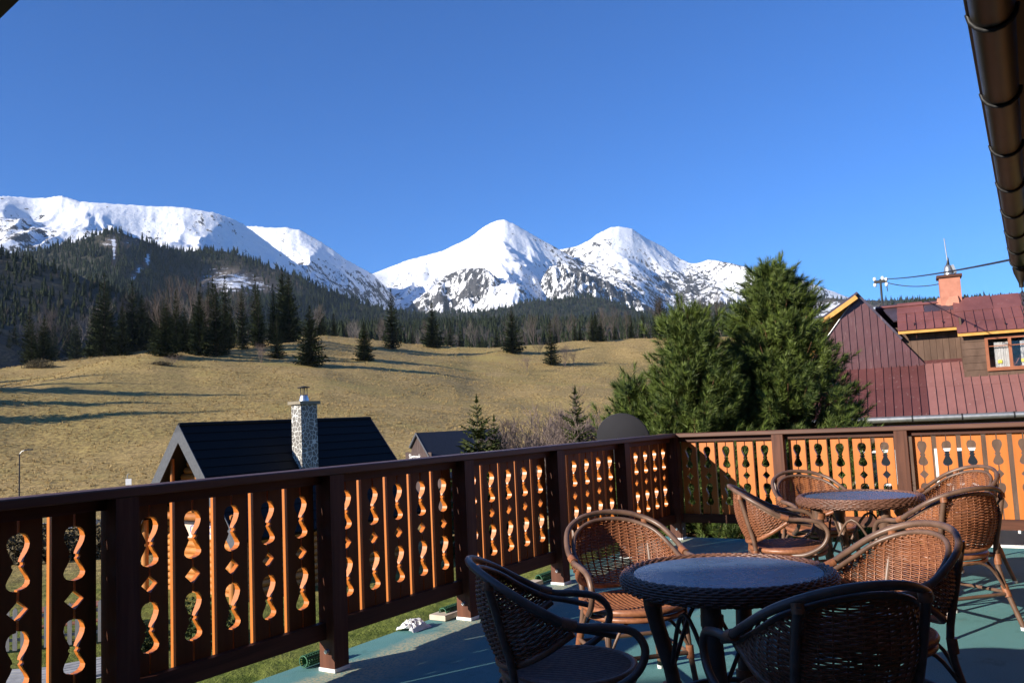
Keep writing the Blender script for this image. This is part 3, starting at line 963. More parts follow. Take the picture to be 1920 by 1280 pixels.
def mirror(pts):
    return [(-x, y, z) for x, y, z in reversed(pts)]
def chair_proto():
    root = empty('wicker_armchair')
    # bent cane frame: curl under the arm, arm, back arch, other arm, curl
    half = [(0.225, 0.00, 0.405), (0.272, 0.10, 0.415), (0.292, 0.205, 0.470), (0.297, 0.245, 0.550), (0.300, 0.205, 0.618), (0.304, 0.105, 0.642), (0.304, 0.00, 0.652), (0.298, -0.11, 0.706), (0.250, -0.235, 0.782), (0.140, -0.318, 0.832)]
    outer = half + [(0, -0.345, 0.848)] + mirror(half)
    MB().tube(catmull(outer, 5), 0.0148, 8).build('outer_frame', M_POLE, root)
    hin = [(0.262, 0.150, 0.600), (0.268, 0.060, 0.624), (0.270, -0.02, 0.642), (0.262, -0.115, 0.688), (0.216, -0.215, 0.756), (0.120, -0.288, 0.800)]
    inner = hin + [(0, -0.312, 0.814)] + mirror(hin)
    MB().tube(catmull(inner, 5), 0.0118, 7).build('inner_frame', M_POLE, root)
    hb = [(0.270, 0.00, 0.622), (0.245, -0.115, 0.548), (0.155, -0.210, 0.492)]
    bot = hb + [(0, -0.246, 0.474)] + mirror(hb)
    botc = catmull(bot, 8)
    MB().tube(botc, 0.0150, 8).build('lower_back_rail', M_WRAP, root)
    # woven back: upright stakes and wavy weavers between lower rail and inner frame
    topc = catmull([(0.270, -0.012, 0.640)] + hin[3:] + [(0, -0.312, 0.814)] + mirror(hin[3:]) + [(-0.270, -0.012, 0.640)], 8)
    def res(c, n):
        c = [Vector(p) for p in c]
        s = [0]
        for a, b in zip(c, c[1:]): s.append(s[-1] + (b - a).length)
        out, j = [], 0
        for i in range(n + 1):
            t = s[-1] * i / n
            while j < len(c) - 2 and s[j + 1] < t: j += 1
            f = (t - s[j]) / max(1e-9, s[j + 1] - s[j])
            out.append(c[j].lerp(c[j + 1], f))
        return out
    NS = 25
    Tp, Bp = res(topc, NS * 2), res(botc, NS * 2)
    def surf(i, h):
        a, b = Bp[i], Tp[i]
        d = b - a
        n = Vector((a.x * 2.2, a.y - 0.1, 0)).normalized()
        t = h / max(d.length, 1e-6)
        return a + d * t + n * (0.030 * math.sin(math.pi * min(1, t)) * min(1, d.length / 0.2)), n
    st = MB()
    for i in range(2, NS * 2 - 1, 2):
        L = (Tp[i] - Bp[i]).length
        st.tube([surf(i, L * t)[0] for t in (0, .25, .5, .75, 1)], 0.0042, 4, caps=False)
    wv = st
    h = 0.012
    row = 0
    while h < 0.36:
        seg = []
        for i in range(1, NS * 2):
            L = (Tp[i] - Bp[i]).length
            if L > h + 0.006:
                p, n = surf(i, h)
                off = 0.0046 * (1 if ((i // 2) + row) % 2 else -1) if i % 2 == 0 else 0
                seg.append(p + n * off)
            else:
                if len(seg) > 2: wv.tube(seg, 0.0043, 3, caps=False)
                seg = []
        if len(seg) > 2: wv.tube(seg, 0.0043, 3, caps=False)
        h += 0.0084
        row += 1
    wv.build('woven_back', M_CANE, root)
    # plaited border inside the arch
    br = MB()
    pl = res(topc, 120)
    br.tube([p + Vector((0.006 * math.sin(k * 1.6), 0.006 * math.cos(k * 1.6), -0.012 + 0.004 * math.sin(k * 1.6))) for k, p in enumerate(pl)], 0.0058, 4, caps=False)
    br.build('plaited_border', M_WRAP, root)
    # seat
    seat = MB()
    r = 0.232
    k = 0
    x = -r + 0.012
    while x < r - 0.006:
        yl = math.sqrt(max(0, r * r - x * x))
        seat.tube([(x * 1.06, 0.02 + yl * 1.02 * t, 0.440 - 0.012 * (1 - t * t) - 0.006 * (1 - (x / r) ** 2)) for t in (-1, -.6, 0, .6, 1)], 0.0122, 6, caps=False)
        x += 0.0225
    seat.build('woven_seat', M_CANE, root)
    rim = MB()
    ring = [(0.252 * math.cos(a) , 0.02 + 0.245 * math.sin(a), 0.432) for a in [2 * math.pi * i / 40 for i in range(40)]]
    rim.tube(ring, 0.0175, 8, closed=True)
    rim.tube([(p[0] * 0.985, p[1] * 0.985, 0.397) for p in ring], 0.0135, 7, closed=True)
    for i in range(40):
        a = 2 * math.pi * i / 40
    rim.build('seat_ring', M_WRAP, root)
    # legs
    for s in (-1, 1):
        MB().tube(catmull([(s * 0.205, -0.292, 0.800), (s * 0.205, -0.250, 0.640), (s * 0.198, -0.205, 0.430), (s * 0.212, -0.235, 0.250), (s * 0.252, -0.305, 0.018)], 4), 0.0150, 8).build('rear_leg', M_POLE, root)
        MB().tube(catmull([(s * 0.200, 0.170, 0.420), (s * 0.208, 0.186, 0.220), (s * 0.226, 0.215, 0.018)], 4), 0.0150, 8).build('front_leg', M_POLE, root)
    for (x, y) in ((-.252, -.305), (.252, -.305), (-.226, .215), (.226, .215)):
        MB().tube([(x, y, 0.0), (x, y, 0.019)], [0.0150, 0.0178], 8).build('foot_cap', M_WHITE, root)
    # stretchers and hoops under the seat
    def bar(path, r):
        MB().tube(path, r, 6).build('stretcher', M_POLE, root)
    def hoop(path, r):
        MB().tube(path, r, 6).build('hoop_brace', M_POLE, root)
    for s in (-1, 1):
        bar([(s * 0.216, -0.246, 0.215), (s * 0.211, 0.192, 0.200)], 0.0115)
        hoop(catmull([(s * 0.214, -0.240, 0.235), (s * 0.200, -0.13, 0.375), (s * 0.205, 0.0, 0.405), (s * 0.203, 0.11, 0.375), (s * 0.209, 0.187, 0.225)], 4), 0.0085)
    for y, z in ((-0.246, 0.205), (0.190, 0.208)):
        bar([(-0.212, y, z), (0.212, y, z)], 0.0115)
        hoop(catmull([(-0.208, y, 0.23), (-0.12, y * .95, 0.365), (0, y * .92, 0.398), (0.12, y * .95, 0.365), (0.208, y, 0.23)], 4), 0.0085)
    # bindings at the joints
    def bind(p, d, L=0.05, R=0.0205):
        p, d = Vector(p), Vector(d).normalized()
        MB().tube([p - d * L / 2, p + d * L / 2], R, 8).build('cane_binding', M_WRAP, root)
    for s in (-1, 1):
        bind((s * 0.200, -0.212, 0.405), (0, 0.1, 1), 0.06)
        bind((s * 0.214, -0.241, 0.222), (s * .1, -.3, -1), 0.07)
        bind((s * 0.2085, 0.187, 0.212), (0, 0.1, -1), 0.06)
        bind((s * 0.301, -0.02, 0.660), (0, -1, .3), 0.05)
        bind((s * 0.203, -0.286, 0.790), (0, .1, 1), 0.03)
    return root
CH = chair_proto()
CHAIRS = [
    (0.55, 4.42, (0.24, -0.97), 'sunlit wicker armchair behind the front table facing the camera'),
    (0.14, 3.33, (1.0, 0.10), 'shaded wicker armchair left of the front table, its back to the railing'),
    (1.80, 5.95, (0.98, -0.20), 'wicker armchair left of the rear table seen from its side'),
    (2.34, 6.80, (0.18, -0.98), 'wicker armchair behind the rear table in front of the orange railing'),
    (1.43, 3.62, (-0.97, -0.24), 'brightly lit wicker armchair right of the front table, its woven back turned to the sun'),
    (2.62, 5.42, (-0.24, 0.97), 'dark backed wicker armchair before the rear table with legs on the sunny carpet'),
    (3.28, 6.64, (-0.95, -0.28), 'farthest right wicker armchair, its lit back above the dark chair'),
    (0.945, 2.85, (-0.16, 0.99), 'nearest wicker armchair, nearly black, its back filling the bottom edge'),
]
for i, (x, y, d, lab) in enumerate(CHAIRS):
    c = CH if i == 0 else copy_tree(CH)
    c.location = (x, y, 0.0)
    c.rotation_euler = (0, 0, math.atan2(-d[0], d[1]))
    tag(c, lab, 'chair', 'wicker armchairs on the terrace')

def table_proto():
    root = empty('wicker_table')
    # rim of woven strands running round a fat roll
    rim = MB()
    R0, z0, a, b = 0.388, 0.716, 0.026, 0.029
    K, N = 19, 216
    for k in range(K):
        ph = 2 * math.pi * k / K
        pts = []
        for i in range(N):
            th = 2 * math.pi * i / N
            o = 0.0026 * (1 if (i // 2 + k) % 2 else -1)
            pts.append(((R0 + (a + o) * math.cos(ph)) * math.cos(th), (R0 + (a + o) * math.cos(ph)) * math.sin(th), z0 + (b + o) * math.sin(ph)))
        rim.tube(pts, 0.0054, 4, closed=True)
    rim.build('woven_rim', M_DARKC, root)
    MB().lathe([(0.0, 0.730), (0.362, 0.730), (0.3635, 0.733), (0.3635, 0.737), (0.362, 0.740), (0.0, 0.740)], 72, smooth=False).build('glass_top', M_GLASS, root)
    MB().lathe([(0.0, 0.700), (0.36, 0.700), (0.36, 0.724), (0.0, 0.724)], 48, smooth=False).build('under_panel', M_DARKC, root)
    for q in range(4):
        t = math.pi / 4 + q * math.pi / 2
        c, s = math.cos(t), math.sin(t)
        leg = MB()
        leg.tube(catmull([(0.315 * c, 0.315 * s, 0.690), (0.300 * c, 0.300 * s, 0.55), (0.250 * c, 0.250 * s, 0.36), (0.235 * c, 0.235 * s, 0.20), (0.285 * c, 0.285 * s, 0.0)], 4), [0.038] * 4 + [0.034] * 4 + [0.030] * 4 + [0.026] * 5, 8)
        leg.build('leg', M_POLE, root)
        MB().tube([(0.302 * c, 0.302 * s, 0.60), (0.299 * c, 0.299 * s, 0.64)], 0.042, 9).build('cane_binding', M_WRAP, root)
        MB().tube([(0.239 * c, 0.239 * s, 0.24), (0.246 * c, 0.246 * s, 0.30)], 0.040, 9).build('cane_binding', M_WRAP, root)
    MB().tube([(0.215 * math.cos(x), 0.215 * math.sin(x), 0.265) for x in [2 * math.pi * i / 32 for i in range(32)]], 0.012, 6, closed=True).build('ring_stretcher', M_POLE, root)
    for q in range(4):
        t = math.pi / 4 + q * math.pi / 2
        u = t + math.pi / 4
        MB().tube(catmull([(0.250 * math.cos(t), 0.250 * math.sin(t), 0.33), (0.20 * math.cos(u), 0.20 * math.sin(u), 0.60), (0.250 * math.cos(t + math.pi / 2), 0.250 * math.sin(t + math.pi / 2), 0.33)], 6), 0.009, 6).build('hoop_brace', M_POLE, root)
    return root
TB = table_proto()
for i, (x, y, rz, lab) in enumerate([(0.80, 3.43, 0.35, 'round wicker table with blue reflecting glass top in the foreground'), (2.36, 6.02, 0.9, 'round wicker table with grey glass top farther back by the orange railing')]):
    t = TB if i == 0 else copy_tree(TB)
    t.location = (x, y, 0)
    t.rotation_euler = (0, 0, rz)
    tag(t, lab, 'table', 'round wicker tables on the terrace')
# ================================================================== the chalet the terrace belongs to
M_LOG = wood('orange_logs', (0.40, 0.145, 0.030), (0.56, 0.230, 0.060), (1.5, 6, 6), 0.5, 0.35)
M_GUT = NM('dark_copper_gutter', 0.42, 0.4)
M_GUT.col(M_GUT.mix(M_GUT.ramp(M_GUT.noise(M_GUT.pos(), 6, 5), [(0.35, 0.0), (0.7, 1.0)]), (0.012, 0.009, 0.006), (0.030, 0.022, 0.014)))
M_GUT.b.inputs['Metallic'].default_value = 0.25
M_GUT = M_GUT.m
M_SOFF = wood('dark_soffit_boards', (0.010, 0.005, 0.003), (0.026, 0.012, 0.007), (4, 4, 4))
M_IRON = plain('black_iron', (0.018, 0.017, 0.017), 0.5, 0.4, 0.2, 20)
M_SHING = plain('dark_shingle', (0.022, 0.022, 0.025), 0.75, 0.3, 0.35, 9, 0, 0.3)

def chalet():
    root = empty('chalet', (-2.0, -2.0, 0))
    W = lambda v: Vector(v) - Vector((-2.0, -2.0, 0))
    m = MB()
    m.box(W((-3.9, -4.6, 0.15)), (10.6, 5.8, 8.3))
    m.build('wall', M_LOG, root)
    # gable roof over the main body, eave along the terrace side
    x0, x1 = -9.35, 2.0
    r = MB()
    for ye, yr in ((-1.52, -4.6), (-7.7, -4.6)):
        a, b = Vector((x0, ye, 4.18)), Vector((x1, ye, 4.18))
        c, d = Vector((x1, yr, 5.75)), Vector((x0, yr, 5.75))
        r.prism([W(p) for p in (a, b, c, d)], (0, 0, 0.16))
    r.build('main_roof', M_SHING, root)
    # side wing on the right: eave with gutter running along the terrace
    g1, g2 = at_z(1872, 130, 2.62), at_z(1911, 492, 2.62)
    u = (g2 - g1).normalized()
    s = Vector((u.y, -u.x, 0))
    g0 = g1 - u * 5.2
    rg = 0.066
    n = 12
    gut = MB()
    for t in (0, 1):
        rr = rg - t * 0.006
        V, F = [], []
        for p in (g0, g2):
            for k in range(n + 1):
                a = math.pi * k / n
                V.append(W(p + s * (-rr * math.cos(a)) - ZZ * (rr * math.sin(a))))
        for k in range(n):
            f = (k, k + 1, n + 2 + k, n + 1 + k)
            F.append(f if t else f[::-1])
        gut.add(V, F, True)
    for p, dd in ((g0, -1), (g2, 1)):
        V = [W(p + s * (-rg * math.cos(math.pi * k / n)) - ZZ * (rg * math.sin(math.pi * k / n))) for k in range(n + 1)]
        gut.prism(V, u * (0.004 * dd))
    gut.build('gutter', M_GUT, root)
    MB().tube([W(g0 - s * rg), W(g2 - s * rg)], 0.010, 6).build('gutter_bead', M_GUT, root)
    L = (g2 - g0).length
    k = 0
    while 0.35 + k * 0.85 < L:
        p = g0 + u * (0.35 + k * 0.85)
        b = MB()
        b.tube([W(p + s * (-(rg + .006) * math.cos(math.pi * j / 8)) - ZZ * ((rg + .006) * math.sin(math.pi * j / 8))) for j in range(9)], 0.008, 5)
        b.build('gutter_bracket', M_IRON, root)
        k += 1
    # outlet funnel and rain chain
    q = g2 - u * 0.05
    f = MB()
    f.lathe([(0.062, -0.05), (0.055, -0.10), (0.022, -0.20), (0.020, -0.24)], 12, W(q))
    f.build('outlet_funnel', M_GUT, root)
    for j in range(16):
        c = q + ZZ * (-0.26 - j * 0.042)
        ax = s if j % 2 else u
        MB().tube([W(c + ax * (0.012 * math.cos(t)) + ZZ * (0.026 * math.sin(t))) for t in [2 * math.pi * i / 10 for i in range(10)]], 0.0045, 5, closed=True).build('chain_link', M_IRON, root)
    # eave boards and rafters above the gutter
    up = (s * math.cos(rad(32)) + ZZ * math.sin(rad(32))).normalized()
    nn = up.cross(u).normalized()
    if nn.z < 0: nn = -nn
    w = 2.6
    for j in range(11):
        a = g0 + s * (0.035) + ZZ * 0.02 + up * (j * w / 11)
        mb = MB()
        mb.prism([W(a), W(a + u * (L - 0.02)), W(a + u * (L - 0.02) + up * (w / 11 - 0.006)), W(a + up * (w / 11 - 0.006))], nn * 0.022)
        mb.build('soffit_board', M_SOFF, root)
    mb = MB()
    a = g0 - s * 0.03 + ZZ * 0.035 + nn * 0.03
    mb.prism([W(a), W(a + u * L), W(a + u * L + up * w), W(a + up * w)], nn * 0.05)
    mb.build('wing_roof', M_SHING, root)
    for j in range(8):
        p = g0 + u * (0.3 + j * (L - 0.4) / 7.0) + s * 0.10 + up * 0.1 - nn * 0.06
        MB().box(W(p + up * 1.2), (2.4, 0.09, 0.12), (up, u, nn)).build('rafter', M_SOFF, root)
    wl = g0 + s * 1.15
    MB().prism([W(wl + ZZ * -4.5 + u * 0.0), W(wl + u * (L + 0.2) - ZZ * 4.5), W(wl + u * (L + 0.2) + ZZ * 0.55), W(wl + ZZ * 0.55)], s * 0.2).build('wing_wall', M_LOG, root)
    # barge board end in the upper left corner of the view
    e1, e2 = at_z(-60, 94, 2.15), at_z(75, -37, 2.15)
    d = (e2 - e1)
    e1 = e1 - d * 0.4; e2 = e2 + d * 4.0
    pn = Vector((-d.y, d.x, 0)).normalized()
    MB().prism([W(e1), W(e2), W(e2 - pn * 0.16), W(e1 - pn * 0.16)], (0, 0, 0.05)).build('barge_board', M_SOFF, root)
    tag(root, 'dark eave with copper gutter and rain chain overhanging the right picture edge', 'house')
chalet()

# ================================================================== log cabin with black roof
def slab(mb, a, b, c, d, th):
    """quad a b c d thickened downward along its normal"""
    a, b, c, d = map(Vector, (a, b, c, d))
    n = (b - a).cross(d - a).normalized()
    if n.z < 0: n = -n
    mb.prism([a, b, c, d], -n * th)
M_BLACKROOF = NM('black_metal_tile', 0.65, 0.2)
M_BLACKROOF.col((0.0045, 0.0045, 0.0055))
M_BLACKROOF = M_BLACKROOF.m
M_GREYW = plain('grey_weathered_board', (0.075, 0.077, 0.085), 0.7, 0.3, 0.2, 12)
def stone_mat():
    m = NM('field_stone_cladding', 0.85, 0.2)
    v = m.n.new('ShaderNodeTexVoronoi'); v.feature = 'DISTANCE_TO_EDGE'; v.inputs['Scale'].default_value = 6.5
    m.l.new(m.co('Object', (1, 1, 1)), v.inputs['Vector'])
    c2 = m.n.new('ShaderNodeTexVoronoi'); c2.inputs['Scale'].default_value = 6.5
    m.l.new(m.co('Object', (1, 1, 1)), c2.inputs['Vector'])
    st = m.mix(m.noise(m.pos(), 9, 3), (0.13, 0.12, 0.105), (0.26, 0.24, 0.215))
    st = m.mix(m.math('MULTIPLY', m.ramp(c2.outputs['Color'], [(0, 0.0), (1, 1.0)]), 0.5), st, (0.10, 0.095, 0.09))
    e = m.ramp(v.outputs['Distance'], [(0.045, 1.0), (0.075, 0.0)])
    m.col(m.mix(e, st, (0.62, 0.60, 0.55)))
    m.bump(m.ramp(v.outputs['Distance'], [(0.0, 0.0), (0.12, 1.0)]), 0.6, 0.03)
    return m.m
M_STONE = stone_mat()
M_CAPS = plain('tan_cap_stone', (0.24, 0.205, 0.15), 0.9, 0.2, 0.2, 9)
M_INTER = wood('shaded_porch_wood', (0.30, 0.10, 0.022), (0.44, 0.17, 0.045), (2, 6, 6), 0.5, 0.3)
M_PANE = NM('window_glass', 0.06, 0.6).col((0.02, 0.024, 0.03)).m
M_SIGNW = plain('pale_sign_board', (0.62, 0.46, 0.36), 0.6, 0.3, 0.06, 5)
M_INKB = plain('blue_grey_letters', (0.16, 0.17, 0.36), 0.6, 0.3, 0.05, 5)

def text_mesh(s, size, mat, name='lettering', depth=0.004):
    cu = bpy.data.curves.new(name, 'FONT')
    cu.body = s; cu.size = size; cu.extrude = depth; cu.align_x = 'CENTER'; cu.align_y = 'CENTER'
    cu.resolution_u = 3
    o = bpy.data.objects.new(name, cu); COL.objects.link(o)
    bpy.context.view_layer.update()
    me = bpy.data.meshes.new_from_object(o.evaluated_get(bpy.context.evaluated_depsgraph_get()))
    COL.objects.unlink(o); bpy.data.objects.remove(o)
    me.materials.clear(); me.materials.append(mat)
    return me

def frame(origin, x, z=Vector((0, 0, 1))):
    y = z.cross(x).normalized()
    return Matrix((x, y, z)).transposed().to_4x4()

CAB_A = at_y(335, 798, 27.0)                      # front peak of the ridge
CAB_R = Vector((3.75, 5.0, 0)).normalized()       # ridge direction
def cabin():
    rz = CAB_A.z
    P = Vector((CAB_R.y, -CAB_R.x, 0))            # to the right of the ridge
    Lr = 8.2
    root = empty('log_cabin', (CAB_A.x, CAB_A.y, -3.65))
    O = root.location
    W = lambda v: Vector(v) - O
    pt, hw = 1.18, 2.95
    up = (P - ZZ * pt).normalized()
    sl = hw * math.sqrt(1 + pt * pt)
    # roof of stepped tile courses
    for sg, nm in ((1, 'right'), (-1, 'left')):
        d = (P * sg - ZZ * pt).normalized()
        n = (P * sg * pt + ZZ).normalized()
        rr = MB()
        slab(rr, W(CAB_A), W(CAB_A + CAB_R * Lr), W(CAB_A + CAB_R * Lr + d * sl), W(CAB_A + d * sl), 0.10)
        ro = rr.build('roof', M_BLACKROOF, root)
        k = 0
        while (k + 1) * 0.35 < sl:
            a = CAB_A + d * (k * 0.35) + n * 0.006
            c = MB()
            slab(c, W(a + n * 0.012), W(a + CAB_R * Lr + n * 0.012), W(a + CAB_R * Lr + d * 0.35 + n * 0.034), W(a + d * 0.35 + n * 0.034), 0.022)
            c.build('tile_course', M_BLACKROOF, ro)
            k += 1
        # grey verge boards
        for e in (-0.03, Lr):
            b = MB()
            a = CAB_A + CAB_R * e + n * 0.045
            slab(b, W(a), W(a + CAB_R * 0.03), W(a + CAB_R * 0.03 + d * (sl + .02)), W(a + d * (sl + .02)), 0.38)
            b.build('verge_board', M_GREYW, root)
    MB().tube([W(CAB_A + ZZ * 0.03), W(CAB_A + CAB_R * Lr + ZZ * 0.03)], 0.07, 8).build('ridge_cap', M_BLACKROOF, root)
    # log walls set back under the verge
    wz0, hwi = -3.7, hw - 0.45
    f0, f1 = 0.9, Lr - 0.4
    R = 0.115
    z = wz0 + R
    while z < rz - 0.35:
        half = min(hwi, (rz - 0.25 - z) / pt)
        if half > 0.15:
            a = CAB_A + CAB_R * f0; a.z = z
            lo = MB().tube([W(a - P * half), W(a + P * half)], R * 1.02, 8)
            lo.build('log', M_LOG, root)
        if z < rz - hw * pt + 0.3:
            for sg in (-1, 1):
                a = CAB_A + CAB_R * (f0 - 0.25) + P * (sg * hwi); a.z = z
                MB().tube([W(a), W(a + CAB_R * (f1 - f0 + .4))], R * 1.02, 8).build('log', M_LOG, root)
        z += R * 1.86
    # porch posts, tie beam, sign boards, railing
    for sg in (-1, 1):
        a = CAB_A + CAB_R * 0.22 + P * (sg * (hwi - 0.1))
        MB().tube([W((a.x, a.y, wz0)), W((a.x, a.y, rz - (hwi - .1) * pt - 0.2))], 0.12, 8).build('porch_post', M_LOG, root)
        a2 = CAB_A + CAB_R * 0.22 + P * (sg * 0.75)
        MB().tube([W((a2.x, a2.y, -1.1)), W((a2.x, a2.y, rz - .75 * pt - 0.15))], 0.07, 8).build('king_strut', M_INTER, root)
    a = CAB_A + CAB_R * 0.22; a.z = -1.12
    MB().tube([W(a - P * hwi), W(a + P * hwi)], 0.12, 8).build('tie_beam', M_INTER, root)
    b = CAB_A + CAB_R * 0.78; b.z = -1.62
    sb = MB().box(W(b), (2.3, 0.04, 0.52), (P, CAB_R, ZZ)).build('sign_board', M_SIGNW, root)
    t = text_mesh('ON UC', 0.40, M_INKB)
    o = link('lettering', t, sb)
    X, Z3, Y = P, -CAB_R, ZZ
    mt = Matrix((X, Y, Z3)).transposed().to_4x4(); mt.translation = W(b - CAB_R * 0.024)
    o.matrix_local = mt
    # chimney on the right slope, clad in field stone
    cb = at_plane(573, 872, CAB_A, (P * pt + ZZ).normalized())
    top = at_y(573, 757, cb.y).z
    ch = empty('chimney', W((cb.x, cb.y, 0)) , 0); ch.parent = root
    hx = 0.29
    c0 = Vector((0, 0, (top + cb.z - 0.75) / 2))
    s = MB().box(c0, (0.50, 0.70, top - cb.z + 0.75), (P, CAB_R, ZZ)).build('stone_shaft', M_STONE, ch)
    MB().box(Vector((0, 0, top + 0.035)), (0.66, 0.88, 0.11), (P, CAB_R, ZZ), bev=0.01).build('cap_slab', M_CAPS, ch)
    MB().lathe([(0.17, 0.09), (0.17, 0.14), (0.125, 0.28), (0.11, 0.31), (0.0, 0.31)], 14, (0, 0, top)).build('flue_collar', M_STEEL, ch)
    hd = MB()
    for q in range(4):
        x, y = 0.11 * math.cos(q * 1.57), 0.11 * math.sin(q * 1.57)
        hd.tube([(x, y, top + 0.28), (x, y, top + 0.56)], 0.015, 5)
    hd.lathe([(0.0, 0.60), (0.22, 0.55), (0.22, 0.57), (0.0, 0.625)], 14, (0, 0, top))
    hd.build('rain_hood', M_IRON, ch)
    tag(root, 'orange log cabin with black tiled roof below the left railing', 'cabin')
cabin()

# ================================================================== dark barn beyond
M_BARNW = wood('dark_barn_boards', (0.060, 0.040, 0.036), (0.120, 0.085, 0.075), (9, 9, 1.5), 0.8, 0.2)
M_SLATE = plain('blue_black_slate', (0.020, 0.023, 0.032), 0.55, 0.4, 0.25, 8)
def barn():
    A = at_y(780, 811, 44.0)
    Rr = Vector((0.80, 0.60, 0)).normalized()
    P = Vector((Rr.y, -Rr.x, 0))
    root = empty('barn', (A.x, A.y, zg(A.x, A.y)))
    O = root.location; W = lambda v: Vector(v) - O
    pt, hw, L = 0.98, 2.3, 5.2
    for sg in (1, -1):
        d = (P * sg - ZZ * pt).normalized(); sl = (hw if sg > 0 else 0.75) * math.sqrt(1 + pt * pt)
        m = MB(); slab(m, W(A), W(A + Rr * L), W(A + Rr * L + d * sl), W(A + d * sl), 0.10)
        m.build('roof', M_SLATE, root)
        m = MB(); n = (P * sg * pt + ZZ).normalized()
        slab(m, W(A - Rr * .03 + n * .02), W(A + n * .02), W(A + d * sl + n * .02), W(A - Rr * .03 + d * sl + n * .02), 0.09)
        m.build('verge_board', M_GREYW, root)
    x = -0.70
    while x < hw - 0.3:
        w = 0.19
        zt0, zt1 = A.z - 0.14 - abs(x) * pt, A.z - 0.14 - abs(x + w) * pt
        p, q = A + Rr * 0.10 + P * x, A + Rr * 0.10 + P * (x + w - 0.012)
        MB().prism([W((p.x, p.y, O.z - .1)), W((q.x, q.y, O.z - .1)), W((q.x, q.y, zt1)), W((p.x, p.y, zt0))], Rr * 0.03).build('wall_board', M_BARNW, root)
        x += w
    e = hw - 0.3
    for sg in (-1, 1):
        e = hw - 0.3 if sg > 0 else 0.66
        p = A + Rr * 0.12 + P * (sg * e); q = p + Rr * (L - 0.7); zt = A.z - e * pt - 0.1
        MB().prism([W((p.x, p.y, O.z)), W((q.x, q.y, O.z)), W((q.x, q.y, zt)), W((p.x, p.y, zt))], P * (-0.1 * sg)).build('side_wall', M_BARNW, root)
    c = at_y(786, 856, 44.0)
    c = c + Rr * (-(c - A).dot(Rr) + 0.06)
    sb = MB().box(W(c), (2.6, 0.05, 0.46), (P, Rr, ZZ)).build('sign_board', M_BARNW, root)
    o = link('lettering', text_mesh('Slemsek', 0.36, M_WHITE), sb)
    mt = Matrix((P, ZZ, -Rr)).transposed().to_4x4(); mt.translation = W(c - Rr * 0.03 + P * -0.35)
    o.matrix_local = mt
    tag(root, 'small dark barn with white lettered sign under its gable', 'barn')
barn()
# ================================================================== red roofed house on the right
HE = Vector((math.sin(rad(115)), math.cos(rad(115)), 0))    # along its eave, to the right
HB = Vector((-HE.y, HE.x, 0))                               # away from the terrace
HP = at_y(1600, 783, 19.0)
def redroof(name, c, var=0.2, rough=0.45):
    m = NM(name, rough, 0.5)
    f = m.noise(m.pos(), 1.7, 5, 0.6)
    col = m.mix(m.ramp(f, [(0.3, 0.0), (0.7, 1.0)]), tuple(x * (1 - var) for x in c), tuple(x * (1 + var) for x in c))
    r = m.objrand()
    col = m.mix(m.math('MULTIPLY', r, 0.35), col, tuple(x * 0.7 for x in c))
    st = m.noise(m.pos((6, 6, 0.8)), 3.0, 4)
    col = m.mix(m.ramp(st, [(0.62, 0.0), (0.8, 0.35)]), col, (0.42, 0.30, 0.27))
    m.col(col)
    m.bump(m.noise(m.pos(), 3.0, 3), 0.25, 0.03)
    return m.m
M_RPINK = redroof('pale_red_sheet', (0.215, 0.094, 0.082))
M_RDARK = redroof('maroon_sheet', (0.100, 0.034, 0.031))
M_RPURP = redroof('purple_brown_sheet', (0.098, 0.038, 0.040), 0.2, 0.36)
M_RUP = redroof('old_red_sheet', (0.170, 0.062, 0.056), 0.3)
M_RBLUE = redroof('weathered_slate_sheet', (0.060, 0.046, 0.060), 0.35, 0.26)
M_YEL = wood('yellow_boards', (0.50, 0.235, 0.040), (0.66, 0.35, 0.085), (6, 6, 2), 0.5, 0.35)
M_VB = wood('weathered_brown_boards', (0.085, 0.050, 0.034), (0.160, 0.098, 0.068), (7, 7, 2), 0.75, 0.2)
M_FRAME = wood('red_brown_window_frame', (0.25, 0.075, 0.030), (0.38, 0.135, 0.060), (5, 5, 5), 0.5, 0.4)
M_CHIM = plain('salmon_plaster', (0.43, 0.180, 0.120), 0.85, 0.2, 0.14, 9)
M_CURT = plain('white_net_curtain', (0.72, 0.71, 0.70), 0.9, 0.1, 0.12, 9)
M_YCURT = plain('yellow_curtain_print', (0.70, 0.58, 0.10), 0.9, 0.1, 0.2, 9)
M_DARKIN = plain('dark_room', (0.02, 0.02, 0.02), 0.9, 0.1, 0.2, 3)
M_CER = plain('white_porcelain', (0.80, 0.80, 0.78), 0.25, 0.5, 0.03, 10)
M_ZINC = plain('dull_zinc', (0.36, 0.36, 0.35), 0.42, 0.5, 0.2, 9, 0.75)
def clear_glass():
    m = NM('clear_pane', 0.02)
    n, l = m.n, m.l
    tr = n.new('ShaderNodeBsdfTransparent'); gl = n.new('ShaderNodeBsdfGlossy'); gl.inputs['Roughness'].default_value = 0.02
    fr = n.new('ShaderNodeFresnel'); fr.inputs[0].default_value = 1.5
    mx = n.new('ShaderNodeMixShader')
    l.new(fr.outputs[0], mx.inputs[0]); l.new(tr.outputs[0], mx.inputs[1]); l.new(gl.outputs[0], mx.inputs[2])
    l.new(mx.outputs[0], n['Material Output'].inputs[0])
    return m.m
M_CLEAR = clear_glass()

